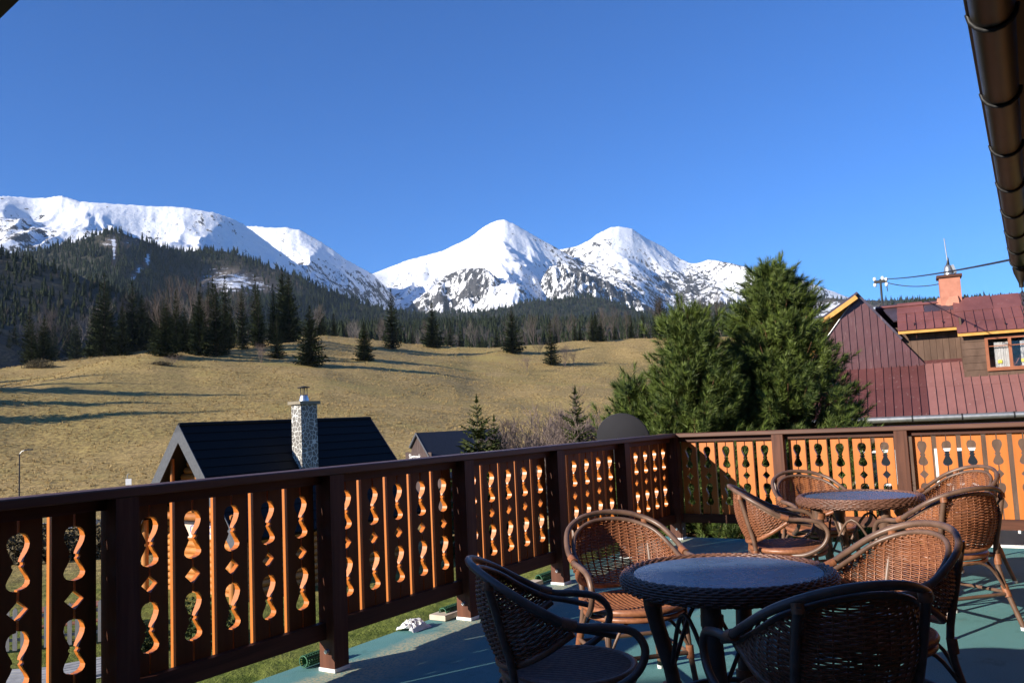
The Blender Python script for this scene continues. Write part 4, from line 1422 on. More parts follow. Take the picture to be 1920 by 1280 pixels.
def red_house():
    O = Vector((HP.x, HP.y, -1.6))
    root = empty('red_roofed_house', O)
    W = lambda v: Vector(v) - O
    def H(a, b, z):                                     # house coordinates to world
        return HP + HE * a + HB * b + ZZ * z
    def ab(p):
        d = p - HP
        return d.dot(HE), d.dot(HB), d.z
    PT = 0.95
    nlow = (ZZ - HB * PT).normalized()
    low = lambda px, py: ab(at_plane(px, py, HP, nlow))
    ver = lambda px, py, b: ab(at_plane(px, py, HP + HB * b, HB))
    bg = low(1735, 685)[1]                              # line where the gable stands on the lower roof
    bd = low(1830, 707)[1]                              # line where the dormer stands on it
    aL, aR = low(1500, 780)[0], low(2010, 765)[0]
    asplit = low(1738, 740)[0]  # lower roof sheets are darker left of this line, paler right of it
    def sheet(parent, mat, p00, p10, p11, p01, th=0.014):
        m = MB(); slab(m, p00, p10, p11, p01, th); return m.build('roof_sheet', mat, parent)
    def sheets(parent, mat_of, O3, ua, ub, a0, a1, w, rows, n, jit):
        """standing seam sheets on a plane: O3 + ua*a + ub*s ; rows = list of (s0,s1)"""
        R = random.Random(jit)
        c = 0
        a = a0
        while a < a1 - 0.02:
            e = min(a + w, a1)
            for ri, (s0, s1) in enumerate(rows):
                off = n * (0.006 * ri + R.uniform(0, 0.004))
                sh = 0.02 * (c % 2) if len(rows) > 1 else 0
                pts = [O3 + ua * x + ub * s + off for x, s in ((a + .004, s0 - (sh if ri else 0)), (e - .004, s0 - (sh if ri else 0)), (e - .004, s1), (a + .004, s1))]
                sheet(parent, mat_of(a), *[W(p) for p in pts])
            m = MB()
            m.box(W(O3 + ua * e + ub * ((rows[0][0] + rows[-1][1]) / 2) + n * 0.016), (rows[-1][1] - rows[0][0], 0.012, 0.032), (ub, ua, n))
            m.build('seam', mat_of(a), parent)
            a = e
            c += 1
    upL = (HB + ZZ * PT).normalized()
    q = math.sqrt(1 + PT * PT)
    base = MB(); slab(base, W(H(aL, -0.03, -0.05)), W(H(aR, -0.03, -0.05)), W(H(aR, 2.6, 2.6 * PT - .02)), W(H(aL, 2.6, 2.6 * PT - .02)), 0.06)
    lr = base.build('lower_roof', M_RDARK, root)
    sheets(lr, lambda a: M_RDARK, H(0, 0, 0), HE, upL, aL, asplit, 0.178, [(-0.02, bg * q * 0.55), (bg * q * 0.55, bg * q + 0.05)], nlow, 3)
    sheets(lr, lambda a: M_RPINK, H(0, 0, 0), HE, upL, asplit, aR, 0.178, [(-0.02, bg * q * 0.55), (bg * q * 0.55, bg * q + 0.05)], nlow, 4)
    # gutter and shaded wall below
    MB().tube([W(H(aL, -0.09, -0.07)), W(H(aR, -0.09, -0.07))], 0.065, 10).build('gutter', M_ZINC, root)
    k = aL + .4
    while k < aR:
        MB().tube([W(H(k, -0.09, -0.07)), W(H(k + 0.03, -0.09, -0.07))], 0.072, 10).build('gutter_clip', M_IRON, root)
        k += 0.95
    MB().box(W(H((aL + aR) / 2, 0.75, -1.35)), (aR - aL - 0.5, 0.2, 2.5), (HE, HB, ZZ)).build('wall', M_VB, root)
    for a in (low(1630, 770)[0], low(1790, 770)[0]):
        w = MB().box(W(H(a, 0.63, -1.15)), (0.9, 0.05, 0.8), (HE, HB, ZZ)).build('ground_window', M_WHITE, root)
        MB().box(W(H(a, 0.60, -1.15)), (0.78, 0.03, 0.68), (HE, HB, ZZ)).build('pane', M_PANE, w)
    # metal clad gable
    ap = ver(1607, 553, bg); rb = ver(1737, 684, bg)
    sr = (ap[2] - rb[2]) / (rb[0] - ap[0])
    lb = ver(1551, 632, bg); sl_ = (ap[2] - lb[2]) / (ap[0] - lb[0])
    zb = bg * PT
    gw = MB()
    a = ap[0] - (ap[2] - zb) / sl_ + 0.02
    gab = MB().prism([W(H(a + .03, bg + .03, zb)), W(H(rb[0] - .03, bg + .03, zb)), W(H(ap[0], bg + .03, ap[2] - .04))], HB * 0.1).build('gable_wall', M_RPURP, root)
    top = lambda x: ap[2] - (x - ap[0]) * sr if x > ap[0] else ap[2] - (ap[0] - x) * sl_
    while a < rb[0] - 0.03:
        e = min(a + 0.158, rb[0])
        xs = [a + .003, e - .003]
        if a < ap[0] < e: xs.insert(1, ap[0])
        P = [W(H(a + .003, bg, zb)), W(H(e - .003, bg, zb))] + [W(H(x, bg, max(zb + .005, top(x) - .01))) for x in reversed(xs)]
        MB().prism(P, HB * 0.015).build('gable_sheet', M_RPURP, gab)
        zt = top(e) - .02
        if zt > zb + .05:
            MB().box(W(H(e, bg - .008, (zb + zt) / 2)), (0.012, 0.03, zt - zb), (HE, HB, ZZ)).build('seam', M_RPURP, gab)
        a = e
    # yellow boarded gable and its verge, a little behind
    yb = bg + 0.22
    y1, y2 = ver(1606, 553, yb), ver(1541, 600, yb)
    s2 = (y1[2] - y2[2]) / (y1[0] - y2[0])
    a = y2[0] - 1.2
    while a < y1[0] - 0.05:
        e = a + 0.13
        z1, z0 = y1[2] - (y1[0] - e) * s2 - .06, y1[2] - (y1[0] - a) * s2 - .06
        MB().prism([W(H(a + .004, yb, 0.4)), W(H(e - .004, yb, 0.4)), W(H(e - .004, yb, z1)), W(H(a + .004, yb, z0))], HB * 0.02).build('yellow_board', M_YEL, root)
        a = e
    ridge_b = bg - 0.18
    A0 = H(ap[0] + 0.01, ridge_b, ap[2] + 0.06)
    dR = (HE - ZZ * sr).normalized(); dL = (-HE - ZZ * s2).normalized()
    lenR = (rb[0] - ap[0] - 0.35) * math.sqrt(1 + sr * sr)
    r1 = MB(); slab(r1, W(A0 + HB * .12), W(A0 + HB * 3.4), W(A0 + HB * 3.4 + dR * lenR * .9), W(A0 + dR * lenR * .9 + HB * .12), 0.05)
    r1.build('gable_roof', M_RBLUE, root)
    r2 = MB(); slab(r2, W(A0), W(A0 + HB * 3.4), W(A0 + HB * 3.4 + dL * 2.6), W(A0 + dL * 2.6), 0.05)
    r2.build('gable_roof', M_RBLUE, root)
    A0 = A0 + dL * 0.05 - ZZ * 0.055
    v = MB(); slab(v, W(A0 - HB * .02), W(A0 + HB * .02), W(A0 + HB * .02 + dL * 2.6), W(A0 - HB * .02 + dL * 2.6), 0.10)
    v.build('verge_board', M_YEL, root)
    tr = MB().tube([W(H(ap[0], bg - .02, ap[2])), W(H(lb[0], bg - .02, lb[2]))], 0.018, 6).build('flashing', M_ZINC, root)
    # vertical board wall between gable and dormer
    a0, a1 = ver(1640, 660, bg + .02)[0], ver(1812, 660, bg + .02)[0]
    a = a0
    ez = ver(1740, 619, bg - 0.2)[2]
    while a < a1:
        zt = ez + 0.14
        MB().box(W(H(a + .065, bg + .16, (zb + zt) / 2)), (0.124, 0.025, zt - zb), (HE, HB, ZZ)).build('wall_board', M_VB, root)
        a += 0.13
    # dormer with horizontal boards and window
    d0, d1 = ver(1808, 700, bd)[0], ver(1990, 690, bd)[0]
    w0 = ver(1848, 660, bd)[0]
    zb2 = bd * PT + 0.0
    ez2 = ver(1830, 625, bd - 0.2)[2]
    z = zb2
    while z < ez2 + 0.05:
        h = min(0.155, ez2 + 0.08 - z)
        MB().box(W(H((d0 + w0) / 2, bd + .02, z + h / 2)), (w0 - d0, 0.03, h - .006), (HE, HB, ZZ)).build('wall_board', M_VB, root)
        z += 0.155
    MB().box(W(H((w0 + d1) / 2, bd + .02, zb2 + 0.06)), (d1 - w0, 0.03, 0.13), (HE, HB, ZZ)).build('wall_board', M_VB, root)
    MB().box(W(H(d0 + .02, bd + .6, (zb2 + ez2) / 2 + .3)), (0.04, 1.1, ez2 - zb2 + .2), (HE, HB, ZZ)).build('cheek_wall', M_VB, root)
    # window
    zs = ver(1860, 690, bd)[2]; zt = ver(1860, 634, bd)[2]
    win = empty('window', W(H(w0, bd, 0))); win.parent = root
    WW = lambda v: W(v) - W(H(w0, bd, 0))
    def bar(a, z, la, lz, dep=0.07, nm='window_frame', b=0.0, mat=M_FRAME):
        return MB().box(WW(H(w0 + a + la / 2, bd + b, z + lz / 2)), (la, dep, lz), (HE, HB, ZZ)).build(nm, mat, win)
    ww = 3 * 0.36 + 0.30
    hgt = zt - zs
    bar(0, zs - .06, ww, 0.075, 0.10, 'sill'); bar(0, zt - .02, ww, 0.06)
    for j in range(4):
        bar(j * (ww - .06) / 3, zs + .015, 0.06, hgt - .035)
    for j in range(3):
        x = .06 + j * (ww - .06) / 3
        wd = (ww - .06) / 3 - .06
        bar(x, zs + hgt * 0.72, wd, 0.018, 0.03, 'glazing_bar')
        bar(x, zs + .015, wd, hgt - .04, 0.006, 'pane', 0.012, M_CLEAR)
        # curtains hanging in folds behind the pane
        cu = MB()
        n = 16
        V = []
        for i in range(n + 1):
            ax = x + wd * (0.30 if j != 1 else 0.45) + wd * (0.70 if j != 1 else 0.55) * i / n
            bb = 0.09 + 0.022 * math.sin(i * 1.9 + j)
            V += [WW(H(w0 + ax, bd + bb, zs + .02)), WW(H(w0 + ax, bd + bb, zs + hgt * 0.86))]
        cu.add(V, [(2 * i, 2 * i + 2, 2 * i + 3, 2 * i + 1) for i in range(n)], True)
        cu.add(V, [(2 * i + 1, 2 * i + 3, 2 * i + 2, 2 * i) for i in range(n)], True)
        cu.build('curtain', M_CURT, win)
        bar(x + wd * .42, zs + .10, wd * 0.22, 0.07, 0.012, 'curtain_print', 0.062, M_YCURT)
    MB().box(WW(H(w0 + ww / 2, bd + 0.5, (zs + zt) / 2)), (ww, 0.02, hgt + .2), (HE, HB, ZZ)).build('room_back', M_DARKIN, win)
    MB().box(WW(H(w0 + ww / 2, bd + 0.28, zs - .07)), (ww, 0.44, .02), (HE, HB, ZZ)).build('room_floor', M_DARKIN, win)
    # upper roof in two levels with yellow fascia boards
    PU = 0.72
    nu = (ZZ - HB * PU).normalized(); uu = (HB + ZZ * PU).normalized()
    for b0, ax0, ax1, z0, j in ((bg - 0.2, ver(1684, 622, bg - .2)[0], ver(1806, 620, bg - .2)[0], ez, 1), (bd - 0.2, ver(1796, 630, bd - .2)[0], ver(1995, 610, bd - .2)[0], ez2, 2)):
        E0 = H(0, b0, z0 + 0.05)
        ridge = at_plane(1800, 561, E0, nu)
        Ls = (ridge - E0).dot(uu)
        bs = MB(); slab(bs, W(E0 + HE * ax0 - nu * .01), W(E0 + HE * ax1 - nu * .01), W(E0 + HE * ax1 + uu * Ls - nu * .01), W(E0 + HE * ax0 + uu * Ls - nu * .01), 0.05)
        up = bs.build('upper_roof', M_RUP, root)
        sheets(up, lambda a: M_RUP, E0, HE, uu, ax0, ax1, 0.185, [(-0.02, Ls * .30), (Ls * .30, Ls * .62)], nu, 10 + j)
        # broad weathered plates along the ridge
        a = ax0
        R = random.Random(j)
        while a < ax1:
            e = min(ax1, a + R.uniform(0.55, 0.8))
            o = nu * R.uniform(0.008, 0.02)
            sheet(up, R.choice([M_RUP, M_RBLUE, M_RUP]), *[W(E0 + HE * x + uu * s + o) for x, s in ((a, Ls * .60), (e, Ls * .60), (e - .02, Ls + .03), (a + .02, Ls + .03))])
            a = e
        MB().box(W(E0 + HE * ((ax0 + ax1) / 2) - uu * .01 - nu * 0.055), (ax1 - ax0, 0.025, 0.075), (HE, HB, ZZ)).build('fascia_board', M_YEL, root)
        k = ax0 + 0.35
        while k < ax1 - .2:
            MB().box(W(E0 + HE * k + uu * 0.16 + nu * .035), (0.02, 0.05, 0.05), (HE, uu, nu)).build('snow_hook', M_IRON, up)
            k += 0.58
        if j == 2:
            bk = MB(); slab(bk, W(E0 + HE * (ver(1640, 600, b0)[0]) + uu * Ls), W(E0 + HE * ax1 + uu * Ls), W(E0 + HE * ax1 + uu * Ls + HB * 3 - ZZ * 2), W(E0 + HE * ver(1640, 600, b0)[0] + uu * Ls + HB * 3 - ZZ * 2), 0.05)
            bk.build('rear_roof', M_RUP, root)
            RZ = (E0 + uu * Ls)
    # valley plates filling towards the gable roof
    v1 = MB(); e1 = H(0, bg - .2, ez + .05)
    pts = [at_plane(px, py, e1, nu) for px, py in ((1680, 601), (1700, 583), (1765, 566), (1742, 573), (1690, 574), (1665, 577))]
    slab(v1, W(at_plane(1676, 602, e1, nu)), W(at_plane(1770, 584, e1, nu)), W(at_plane(1770, 564, e1, nu)), W(at_plane(1648, 573, e1, nu)), 0.03)
    v1.build('valley_plate', M_RBLUE, root)
    # chimney
    cp = at_plane(1783, 562, e1, nu)
    zt = at_y(1783, 521, cp.y).z
    ch = empty('chimney', W((cp.x, cp.y, 0))); ch.parent = root
    MB().box((0, 0, (zt + cp.z - .45) / 2), (0.44, 0.44, zt - cp.z + .45), (HE, HB, ZZ)).build('shaft', M_CHIM, ch)
    MB().lathe([(0.36, cp.z - 0.16), (0.345, cp.z - 0.05), (0.31, cp.z + .05)], 4, smooth=False).build('flashing', M_CHIM, ch)
    MB().box((0, 0, zt + .02), (0.53, 0.53, 0.06), (HE, HB, ZZ)).build('cap', M_BROWN, ch)
    c = MB(); c.lathe([(0.10, .05), (0.10, .10), (0.085, .24), (0.06, .30), (0.0, .30)], 12, (0.0, 0, zt)); c.build('cowl', M_ZINC, ch)
    MB().box((0.12, -.02, zt + .2), (0.06, 0.2, 0.2), ((HE + ZZ * .3).normalized(), HB, (ZZ - HE * .3).normalized())).build('cowl_flap', M_ZINC, ch)
    MB().tube([(0.0, 0, zt + .24), (0.03, 0, zt + .50)], [0.06, 0.004], 6).build('cowl_fin', M_IRON, ch)
    m0, m1 = at_y(1780, 508, cp.y + .2), at_y(1770, 447, cp.y + .2)
    MB().tube([Vector((m0.x - cp.x, m0.y - cp.y, m0.z - .2)), Vector((m1.x - cp.x, m1.y - cp.y, m1.z))], [0.016, 0.012], 6).build('mast', M_ZINC, ch)
    tag(root, 'house with patched red sheet metal roofs, metal gable and dormer window', 'house')
    # wire rack on the gable roof
    pb = at_y(1654, 566, H(ap[0] + .6, bg + 1.3, 0).y)
    pt = at_y(1651, 528, pb.y)
    rk = empty('wire_rack', pb)
    K = lambda v: Vector(v) - pb
    MB().tube([K(pb - ZZ * .25), K(pt + ZZ * .06)], 0.028, 6).build('pole', M_IRON, rk)
    MB().box(K(pt), (0.30, 0.06, 0.07), (HE, HB, ZZ)).build('crossarm', M_IRON, rk)
    for dx, dz in ((-.13, .07), (-.13, -.07), (.05, .08), (.13, .04), (.13, -.08)):
        MB().lathe([(0.0, .05), (0.03, .045), (0.042, .0), (0.03, -.045), (0, -.05)], 8, K(pt + HE * dx + ZZ * dz)).build('insulator', M_CER, rk)
    MB().tube([K(pt + HE * .13 - ZZ * .05), K(pt + HE * .14 - ZZ * .26)], [0.014, 0.008], 5).build('cable_tail', M_IRON, rk)
    tag(rk, 'iron wire rack with white insulators on the gable roof', 'wire rack')
    # wires
    far = at_z(1895, 487, 2.70)
    def wire(p, q, sag, lab):
        pts = [p.lerp(q, i / 14) - ZZ * (sag * 4 * (i / 14) * (1 - i / 14)) for i in range(15)]
        w = MB().tube(pts, 0.0115, 5).build('overhead_wire', M_IRON)
        tag(w, lab, 'wire')
    wire(pt + HE * .14 + ZZ * .05, far, 0.04, 'thin black wire running from the roof rack up to the gutter')
    wire(pt + HE * .16 - ZZ * .05, Vector((cp.x, cp.y, 0)) - HE * .23 + ZZ * (zt - .12), 0.07, 'slack black wire from the roof rack to the salmon chimney')
red_house()
# ================================================================== garden pines
def pine_needles():
    m = NM('pine_needles', 0.55, 0.3)
    c = m.mix(m.attr('tone'), (0.020, 0.044, 0.008), (0.112, 0.155, 0.023))
    m.col(m.mix(m.ramp(m.noise(m.pos(), 14, 2), [(0.4, 0.0), (0.7, 0.6)]), c, (0.165, 0.190, 0.050)))
    m.b.inputs['Subsurface Weight'].default_value = 0.0
    return m.m
M_PINE = pine_needles()
M_PBARK = plain('pine_bark', (0.16, 0.085, 0.045), 0.9, 0.1, 0.4, 12)
def pine(loc, h, R, seed, nb, label, lean=0.0, ex=0.75):
    rs = np.random.RandomState(seed)
    root = empty('pine_tree', loc)
    tr = MB()
    tr.tube([(0, 0, -.2), (.03, 0, h * .35), (-.02 + lean * .5, .02, h * .7), (lean, 0, h * .96)], [0.13, 0.10, 0.06, 0.015], 8)
    tr.build('trunk', M_PBARK, root)
    br = MB()
    C, D, S, TN = [], [], [], []        # tuft centre, direction, size, tone
    for b in range(nb):
        t = rs.rand() ** 0.85
        t = (b + rs.rand()) / nb
        zz = h * (0.06 + 0.90 * t)
        env = R * (1 - t) ** ex * (0.84 + 0.34 * rs.rand()) + 0.05
        if t < 0.12: env *= 0.8 + t * 1.6
        a = b * 2.39996 + rs.randn() * 0.5
        d = np.array([math.cos(a), math.sin(a), 0])
        rise = 0.30 + 0.50 * t + 0.15 * rs.rand()
        tip = np.array([lean * t, 0, zz]) + d * env + np.array([0, 0, env * rise])
        root_p = np.array([lean * t * .9, 0, zz - 0.1])
        mid = root_p + d * env * 0.55 + np.array([0, 0, env * rise * 0.25])
        br.tube([tuple(root_p), tuple(mid), tuple(tip)], [0.028, 0.018, 0.006], 4, caps=False)
        nt = int((10 + 20 * min(1.0, env / R)) * (0.6 + 0.7 * rs.rand()))
        tone = rs.rand()
        for k in range(nt):
            u = 1 - 0.60 * rs.rand() ** 1.2
            p = root_p * (1 - u) ** 2 + 2 * mid * u * (1 - u) + tip * u * u
            spread = 0.08 + 0.24 * (1 - u)
            side = rs.randn(3) * spread * np.array([1, 1, 0.5])
            p = p + side
            dr = d * (0.35 + 0.35 * rs.rand()) + np.array([0, 0, 0.55 + 0.4 * rs.rand()]) + side / max(spread, .01) * 0.22 + rs.randn(3) * 0.14
            C.append(p); D.append(dr / np.linalg.norm(dr)); S.append(0.10 + 0.16 * rs.rand()); TN.append(np.clip(tone * 0.7 + 0.45 * rs.rand() - 0.1, 0, 1))
    for k in range(7):                  # leader candles
        p = np.array([lean, 0, h * (0.93 + 0.05 * rs.rand())]) + rs.randn(3) * np.array([.09, .09, .05])
        C.append(p); D.append(np.array([0.1 * rs.randn(), 0.1 * rs.randn(), 1.0])); S.append(0.3); TN.append(0.7)
    br.build('branches', M_PBARK, root)['kind'] = 'stuff'
    C, D, S = np.array(C), np.array(D), np.array(S)
    n, K = len(C), 72
    ref = np.where(np.abs(D[:, 2:3]) < 0.9, np.array([[0, 0, 1.0]]), np.array([[1.0, 0, 0]]))
    X = np.cross(D, ref); X /= np.linalg.norm(X, axis=1, keepdims=True)
    Y = np.cross(D, X)
    u = rs.rand(n, K); ph = rs.rand(n, K) * 6.283
    rad_ = X[:, None] * np.cos(ph)[..., None] + Y[:, None] * np.sin(ph)[..., None]
    base = C[:, None] + D[:, None] * ((u - 0.45) * S[:, None])[..., None]
    ln = (0.080 + 0.060 * rs.rand(n, K)) * (1.1 - 0.25 * u)
    dirn = D[:, None] * (0.45 + 0.75 * u)[..., None] + rad_ * (0.95 - 0.45 * u)[..., None]
    dirn /= np.linalg.norm(dirn, axis=2, keepdims=True)
    tip = base + dirn * ln[..., None]
    wv = np.cross(dirn, rad_ + 0.3 * rs.randn(n, K, 3)); wv /= np.maximum(np.linalg.norm(wv, axis=2, keepdims=True), 1e-6)
    w = 0.0044
    V = np.stack([base - wv * w, base + wv * w, tip], 2).reshape(-1, 3)
    F = np.arange(len(V)).reshape(-1, 3)
    me = np_mesh('crown', V, F, M_PINE)
    at = me.attributes.new('tone', 'FLOAT', 'POINT'); at.data.foreach_set('value', np.repeat(np.array(TN, np.float32), K * 3))
    link('crown', me, root)
    tag(root, label, 'tree', 'garden pines behind the terrace')
def pine_at(px, top, depth, R, seed, nb, lab, lean=0.0, ex=0.75):
    p = at_y(px, top, depth)
    z0 = zg(p.x, p.y)
    pine((p.x, p.y, z0), p.z - z0, R, seed, nb, lab, lean, ex)
pine_at(1287, 566, 11.8, 1.34, 3, 200, 'shorter dense garden pine left of the tall one behind the corner', 0.0, 0.90)
pine_at(1447, 486, 12.4, 1.42, 8, 250, 'tall bushy garden pine hiding the left part of the red roofed house', 0.0, 0.80)
pine_at(1186, 700, 12.2, 0.50, 12, 80, 'low pine bough mass beside the satellite dish at the left foot of the pines', 0.0, 0.6)

# young spruces and bare bushes between barn and pines
YS = [spruce_mesh(70 + i, 6.0, wr, 34, 9, M_SPRUCE2) for i, wr in enumerate((0.33, 0.27, 0.25))]
for px, top, dep, k, lab in [(893, 742, 33, 0, 'young spruce standing right of the dark barn'), (926, 779, 34, 1, 'smallest young spruce beside the one at the barn'), (1078, 725, 36, 2, 'young spruce with slender tip among the bare bushes')]:
    p = at_y(px, top, dep); z = zg(p.x, p.y)
    h = p.z - z
    e = empty('young_spruce', (p.x, p.y, z), k)
    e.scale = (h / 6,) * 3
    tag(e, lab, 'tree')
    link('trunk', trunk_mesh(6, 0.07, M_BARK), e); link('crown', YS[k], e)
SHR2 = [bare_mesh(90 + i, 4.5, M_SHRUB, 0.5, 5, 6, 0.42, 0.012, 3, 0.0085) for i in range(2)]
for i, (px, top, dep, lab) in enumerate([(968, 752, 36, 'bare grey bush right of the two young spruces'), (1000, 776, 35, 'short bare bush between the taller bare ones'), (1040, 745, 40, 'bare brown bush left of the slender young spruce'), (1108, 742, 40, 'bare brown bush right of the slender young spruce')]):
    p = at_y(px, top, dep); z = zg(p.x, p.y)
    b = SHR2[i % 2]
    tree('bare_bush', (b[1], b[0]), (p.x, p.y, z), (p.z - z) / 5.3, i * 1.3, lab, 'bush')
# ================================================================== smaller things
M_DISH = plain('grey_dish_enamel', (0.030, 0.029, 0.034), 0.7, 0.2, 0.12, 3)
def dish():
    c = at_y(1168, 826, 10.6)
    root = empty('satellite_dish', (c.x, c.y, zg(c.x, c.y)))
    z = c.z - root.location.z
    ax = Vector((0.25, 0.90, 0.42)).normalized()
    X = ax.cross(ZZ).normalized(); Y = X.cross(ax).normalized()
    V, F = [], []
    n, rings, R = 36, 6, 0.325
    for t in (0, 1):
        for i in range(rings + 1):
            r = R * i / rings
            for k in range(n):
                a = 2 * math.pi * k / n
                V.append(Vector((0, 0, z)) + X * (r * math.cos(a)) + Y * (r * 1.06 * math.sin(a)) + ax * (0.045 * (r / R) ** 2 - 0.012 * t))
    for t in (0, 1):
        o = t * (rings + 1) * n
        for i in range(rings):
            for k in range(n):
                f = (o + i * n + k, o + i * n + (k + 1) % n, o + (i + 1) * n + (k + 1) % n, o + (i + 1) * n + k)
                F.append(f if t == 0 else f[::-1])
    MB().add(V, F, True).tube([V[rings * n + k] for k in range(n)], 0.008, 5, closed=True).build('reflector', M_DISH, root)
    MB().tube([(0, 0, 0), Vector((0, 0, z)) - ax * 0.12], 0.028, 8).build('mast', M_ZINC, root)
    MB().box(Vector((0, 0, z)) - ax * 0.05, (0.12, 0.12, 0.12)).build('mount', M_IRON, root)
    MB().tube([Vector((0, 0, z)) - Y * R, Vector((0, 0, z)) + ax * 0.42 - Y * 0.16], 0.010, 6).build('feed_arm', M_ZINC, root)
    MB().tube([Vector((0, 0, z)) + ax * 0.40 - Y * 0.16, Vector((0, 0, z)) + ax * 0.50 - Y * 0.14], 0.03, 8).build('receiver', M_WHITE, root)
    tag(root, 'dark grey satellite dish seen from behind over the railing corner', 'dish')
dish()

# street lamp and white sign by the road
M_ASPH = plain('asphalt', (0.052, 0.052, 0.054), 0.9, 0.2, 0.2, 3)
M_LINE = plain('white_road_paint', (0.72, 0.71, 0.68), 0.7, 0.2, 0.08, 4)
def strip(name, pts, w, mat, dz, kind='structure', parent=None, n=60):
    c = catmull(pts, n // max(1, len(pts) - 1))
    V, F = [], []
    for i, p in enumerate(c):
        a, b = c[max(0, i - 1)], c[min(len(c) - 1, i + 1)]
        t = (b - a).normalized(); s = Vector((-t.y, t.x, 0))
        for k in range(5):
            q = p + s * (w * (k / 4 - 0.5))
            V.append((q.x, q.y, zg(q.x, q.y) + dz))
    for i in range(len(c) - 1):
        for k in range(4):
            F.append((i * 5 + k, i * 5 + k + 1, i * 5 + 6 + k, i * 5 + 5 + k))
    o = MB().add(V, F).build(name, mat, parent)
    if kind: o['kind'] = kind
    return o
RD = [(-95, 34, 0), (-60, 42, 0), (-35, 49, 0), (-12, 57, 0), (8, 66, 0), (30, 76, 0)]
road = strip('road', RD, 5.2, M_ASPH, 0.10)
for off, nm in ((2.35, 'edge_line'), (-2.35, 'edge_line')):
    c = catmull(RD, 8)
    pts = []
    for i, p in enumerate(c):
        a, b = c[max(0, i - 1)], c[min(len(c) - 1, i + 1)]
        t = (b - a).normalized(); pts.append(p + Vector((-t.y, t.x, 0)) * off)
    strip(nm, pts, 0.14, M_LINE, 0.108, None, road)
def lamp():
    b = at_y(36, 930, 52); t = at_y(36, 850, 52)
    z = zg(b.x, b.y)
    root = empty('street_lamp', (b.x, b.y, z))
    h = t.z - z
    MB().tube([(0, 0, 0), (0, 0, h * .5), (0, 0, h)], [0.05, 0.042, 0.035], 8).build('pole', M_DISH, root)
    MB().tube(catmull([(0, 0, h - .05), (.15, 0, h + .12), (.42, 0, h + .20)], 4), 0.03, 6).build('arm', M_ZINC, root)
    MB().box((.55, 0, h + .21), (0.44, 0.18, 0.09), bev=0.02).build('lamp_head', M_IRON, root)
    tag(root, 'slim grey street lamp above the left end of the railing', 'lamp')
lamp()
def sign():
    c = at_y(241, 903, 42)
    z = zg(c.x, c.y)
    root = empty('notice_board', (c.x, c.y, z), 0.2)
    h = c.z - z
    MB().box((0, 0, h), (0.27, 0.03, 0.30)).build('panel', M_WHITE, root)
    MB().tube([(-.06, .03, 0), (-.06, .03, h + .34)], 0.022, 6).build('post', M_ZINC, root)
    MB().tube(catmull([(-.06, .03, h + .34), (0, .03, h + .40), (.06, .03, h + .36)], 3), 0.012, 5).build('hook', M_ZINC, root)
    tag(root, 'small white notice panel on a post left of the cabin', 'sign')
sign()

# paved path, picket fence, picnic bench and hedge down by the cabin
M_COB = plain('grey_paving', (0.34, 0.33, 0.315), 0.9, 0.2, 0.25, 3)
def path():
    root = strip('garden_path', [(-16, 17.2, 0), (-12.6, 18.4, 0), (-10.4, 18.6, 0), (-9.0, 19.6, 0)], 1.7, M_CONC, 0.02)
    R = random.Random(2)
    for mx in range(4):
        pass
    me = [MB().box((0, 0, 0), (0.27 + .03 * k, 0.19, 0.05)).mesh('paving_stone', M_COB) for k in range(3)]
    c = catmull([(-16, 17.2, 0), (-12.6, 18.4, 0), (-10.4, 18.6, 0), (-9.0, 19.6, 0)], 11)
    for i in range(len(c) - 1):
        t = (c[i + 1] - c[i]).normalized(); s = Vector((-t.y, t.x, 0))
        for k in range(7):
            p = c[i] + s * ((k - 3) * 0.22) + t * (0.16 * (k % 2))
            o = link('paving_stone', me[R.randrange(3)], root)
            o.location = (p.x, p.y, zg(p.x, p.y) + 0.045)
            o.rotation_euler = (0, 0, math.atan2(t.y, t.x) + R.gauss(0, .04))
path()
M_GREYF = wood('silvery_fence_wood', (0.17, 0.16, 0.155), (0.30, 0.285, 0.27), (8, 8, 2), 0.8, 0.2)
def fence():
    a, b = Vector((-13.6, 20.6, 0)), Vector((-10.1, 21.6, 0))
    z = zg(a.x, a.y)
    root = empty('picket_fence', (a.x, a.y, z))
    d = (b - a); L = d.length; u = d.normalized()
    n = int(L / 0.17)
    for i in range(n):
        p = u * (i * 0.17)
        q = MB().prism([p + ZZ * .06, p + u * .10 + ZZ * .06, p + u * .10 + ZZ * 1.0, p + u * .05 + ZZ * 1.07, p + ZZ * 1.0], Vector((-u.y, u.x, 0)) * 0.022)
        q.build('picket', M_GREYF, root)
    for z_ in (0.3, 0.82):
        MB().box(u * (L / 2) + ZZ * z_ + Vector((-u.y, u.x, 0)) * 0.045, (L, 0.04, 0.07), (u, Vector((-u.y, u.x, 0)), ZZ)).build('fence_rail', M_GREYF, root)
    tag(root, 'grey picket fence on the lawn seen through the left railing', 'fence')
fence()
M_REDW = wood('red_brown_bench_wood', (0.27, 0.10, 0.05), (0.42, 0.18, 0.10), (4, 8, 8), 0.6, 0.3)
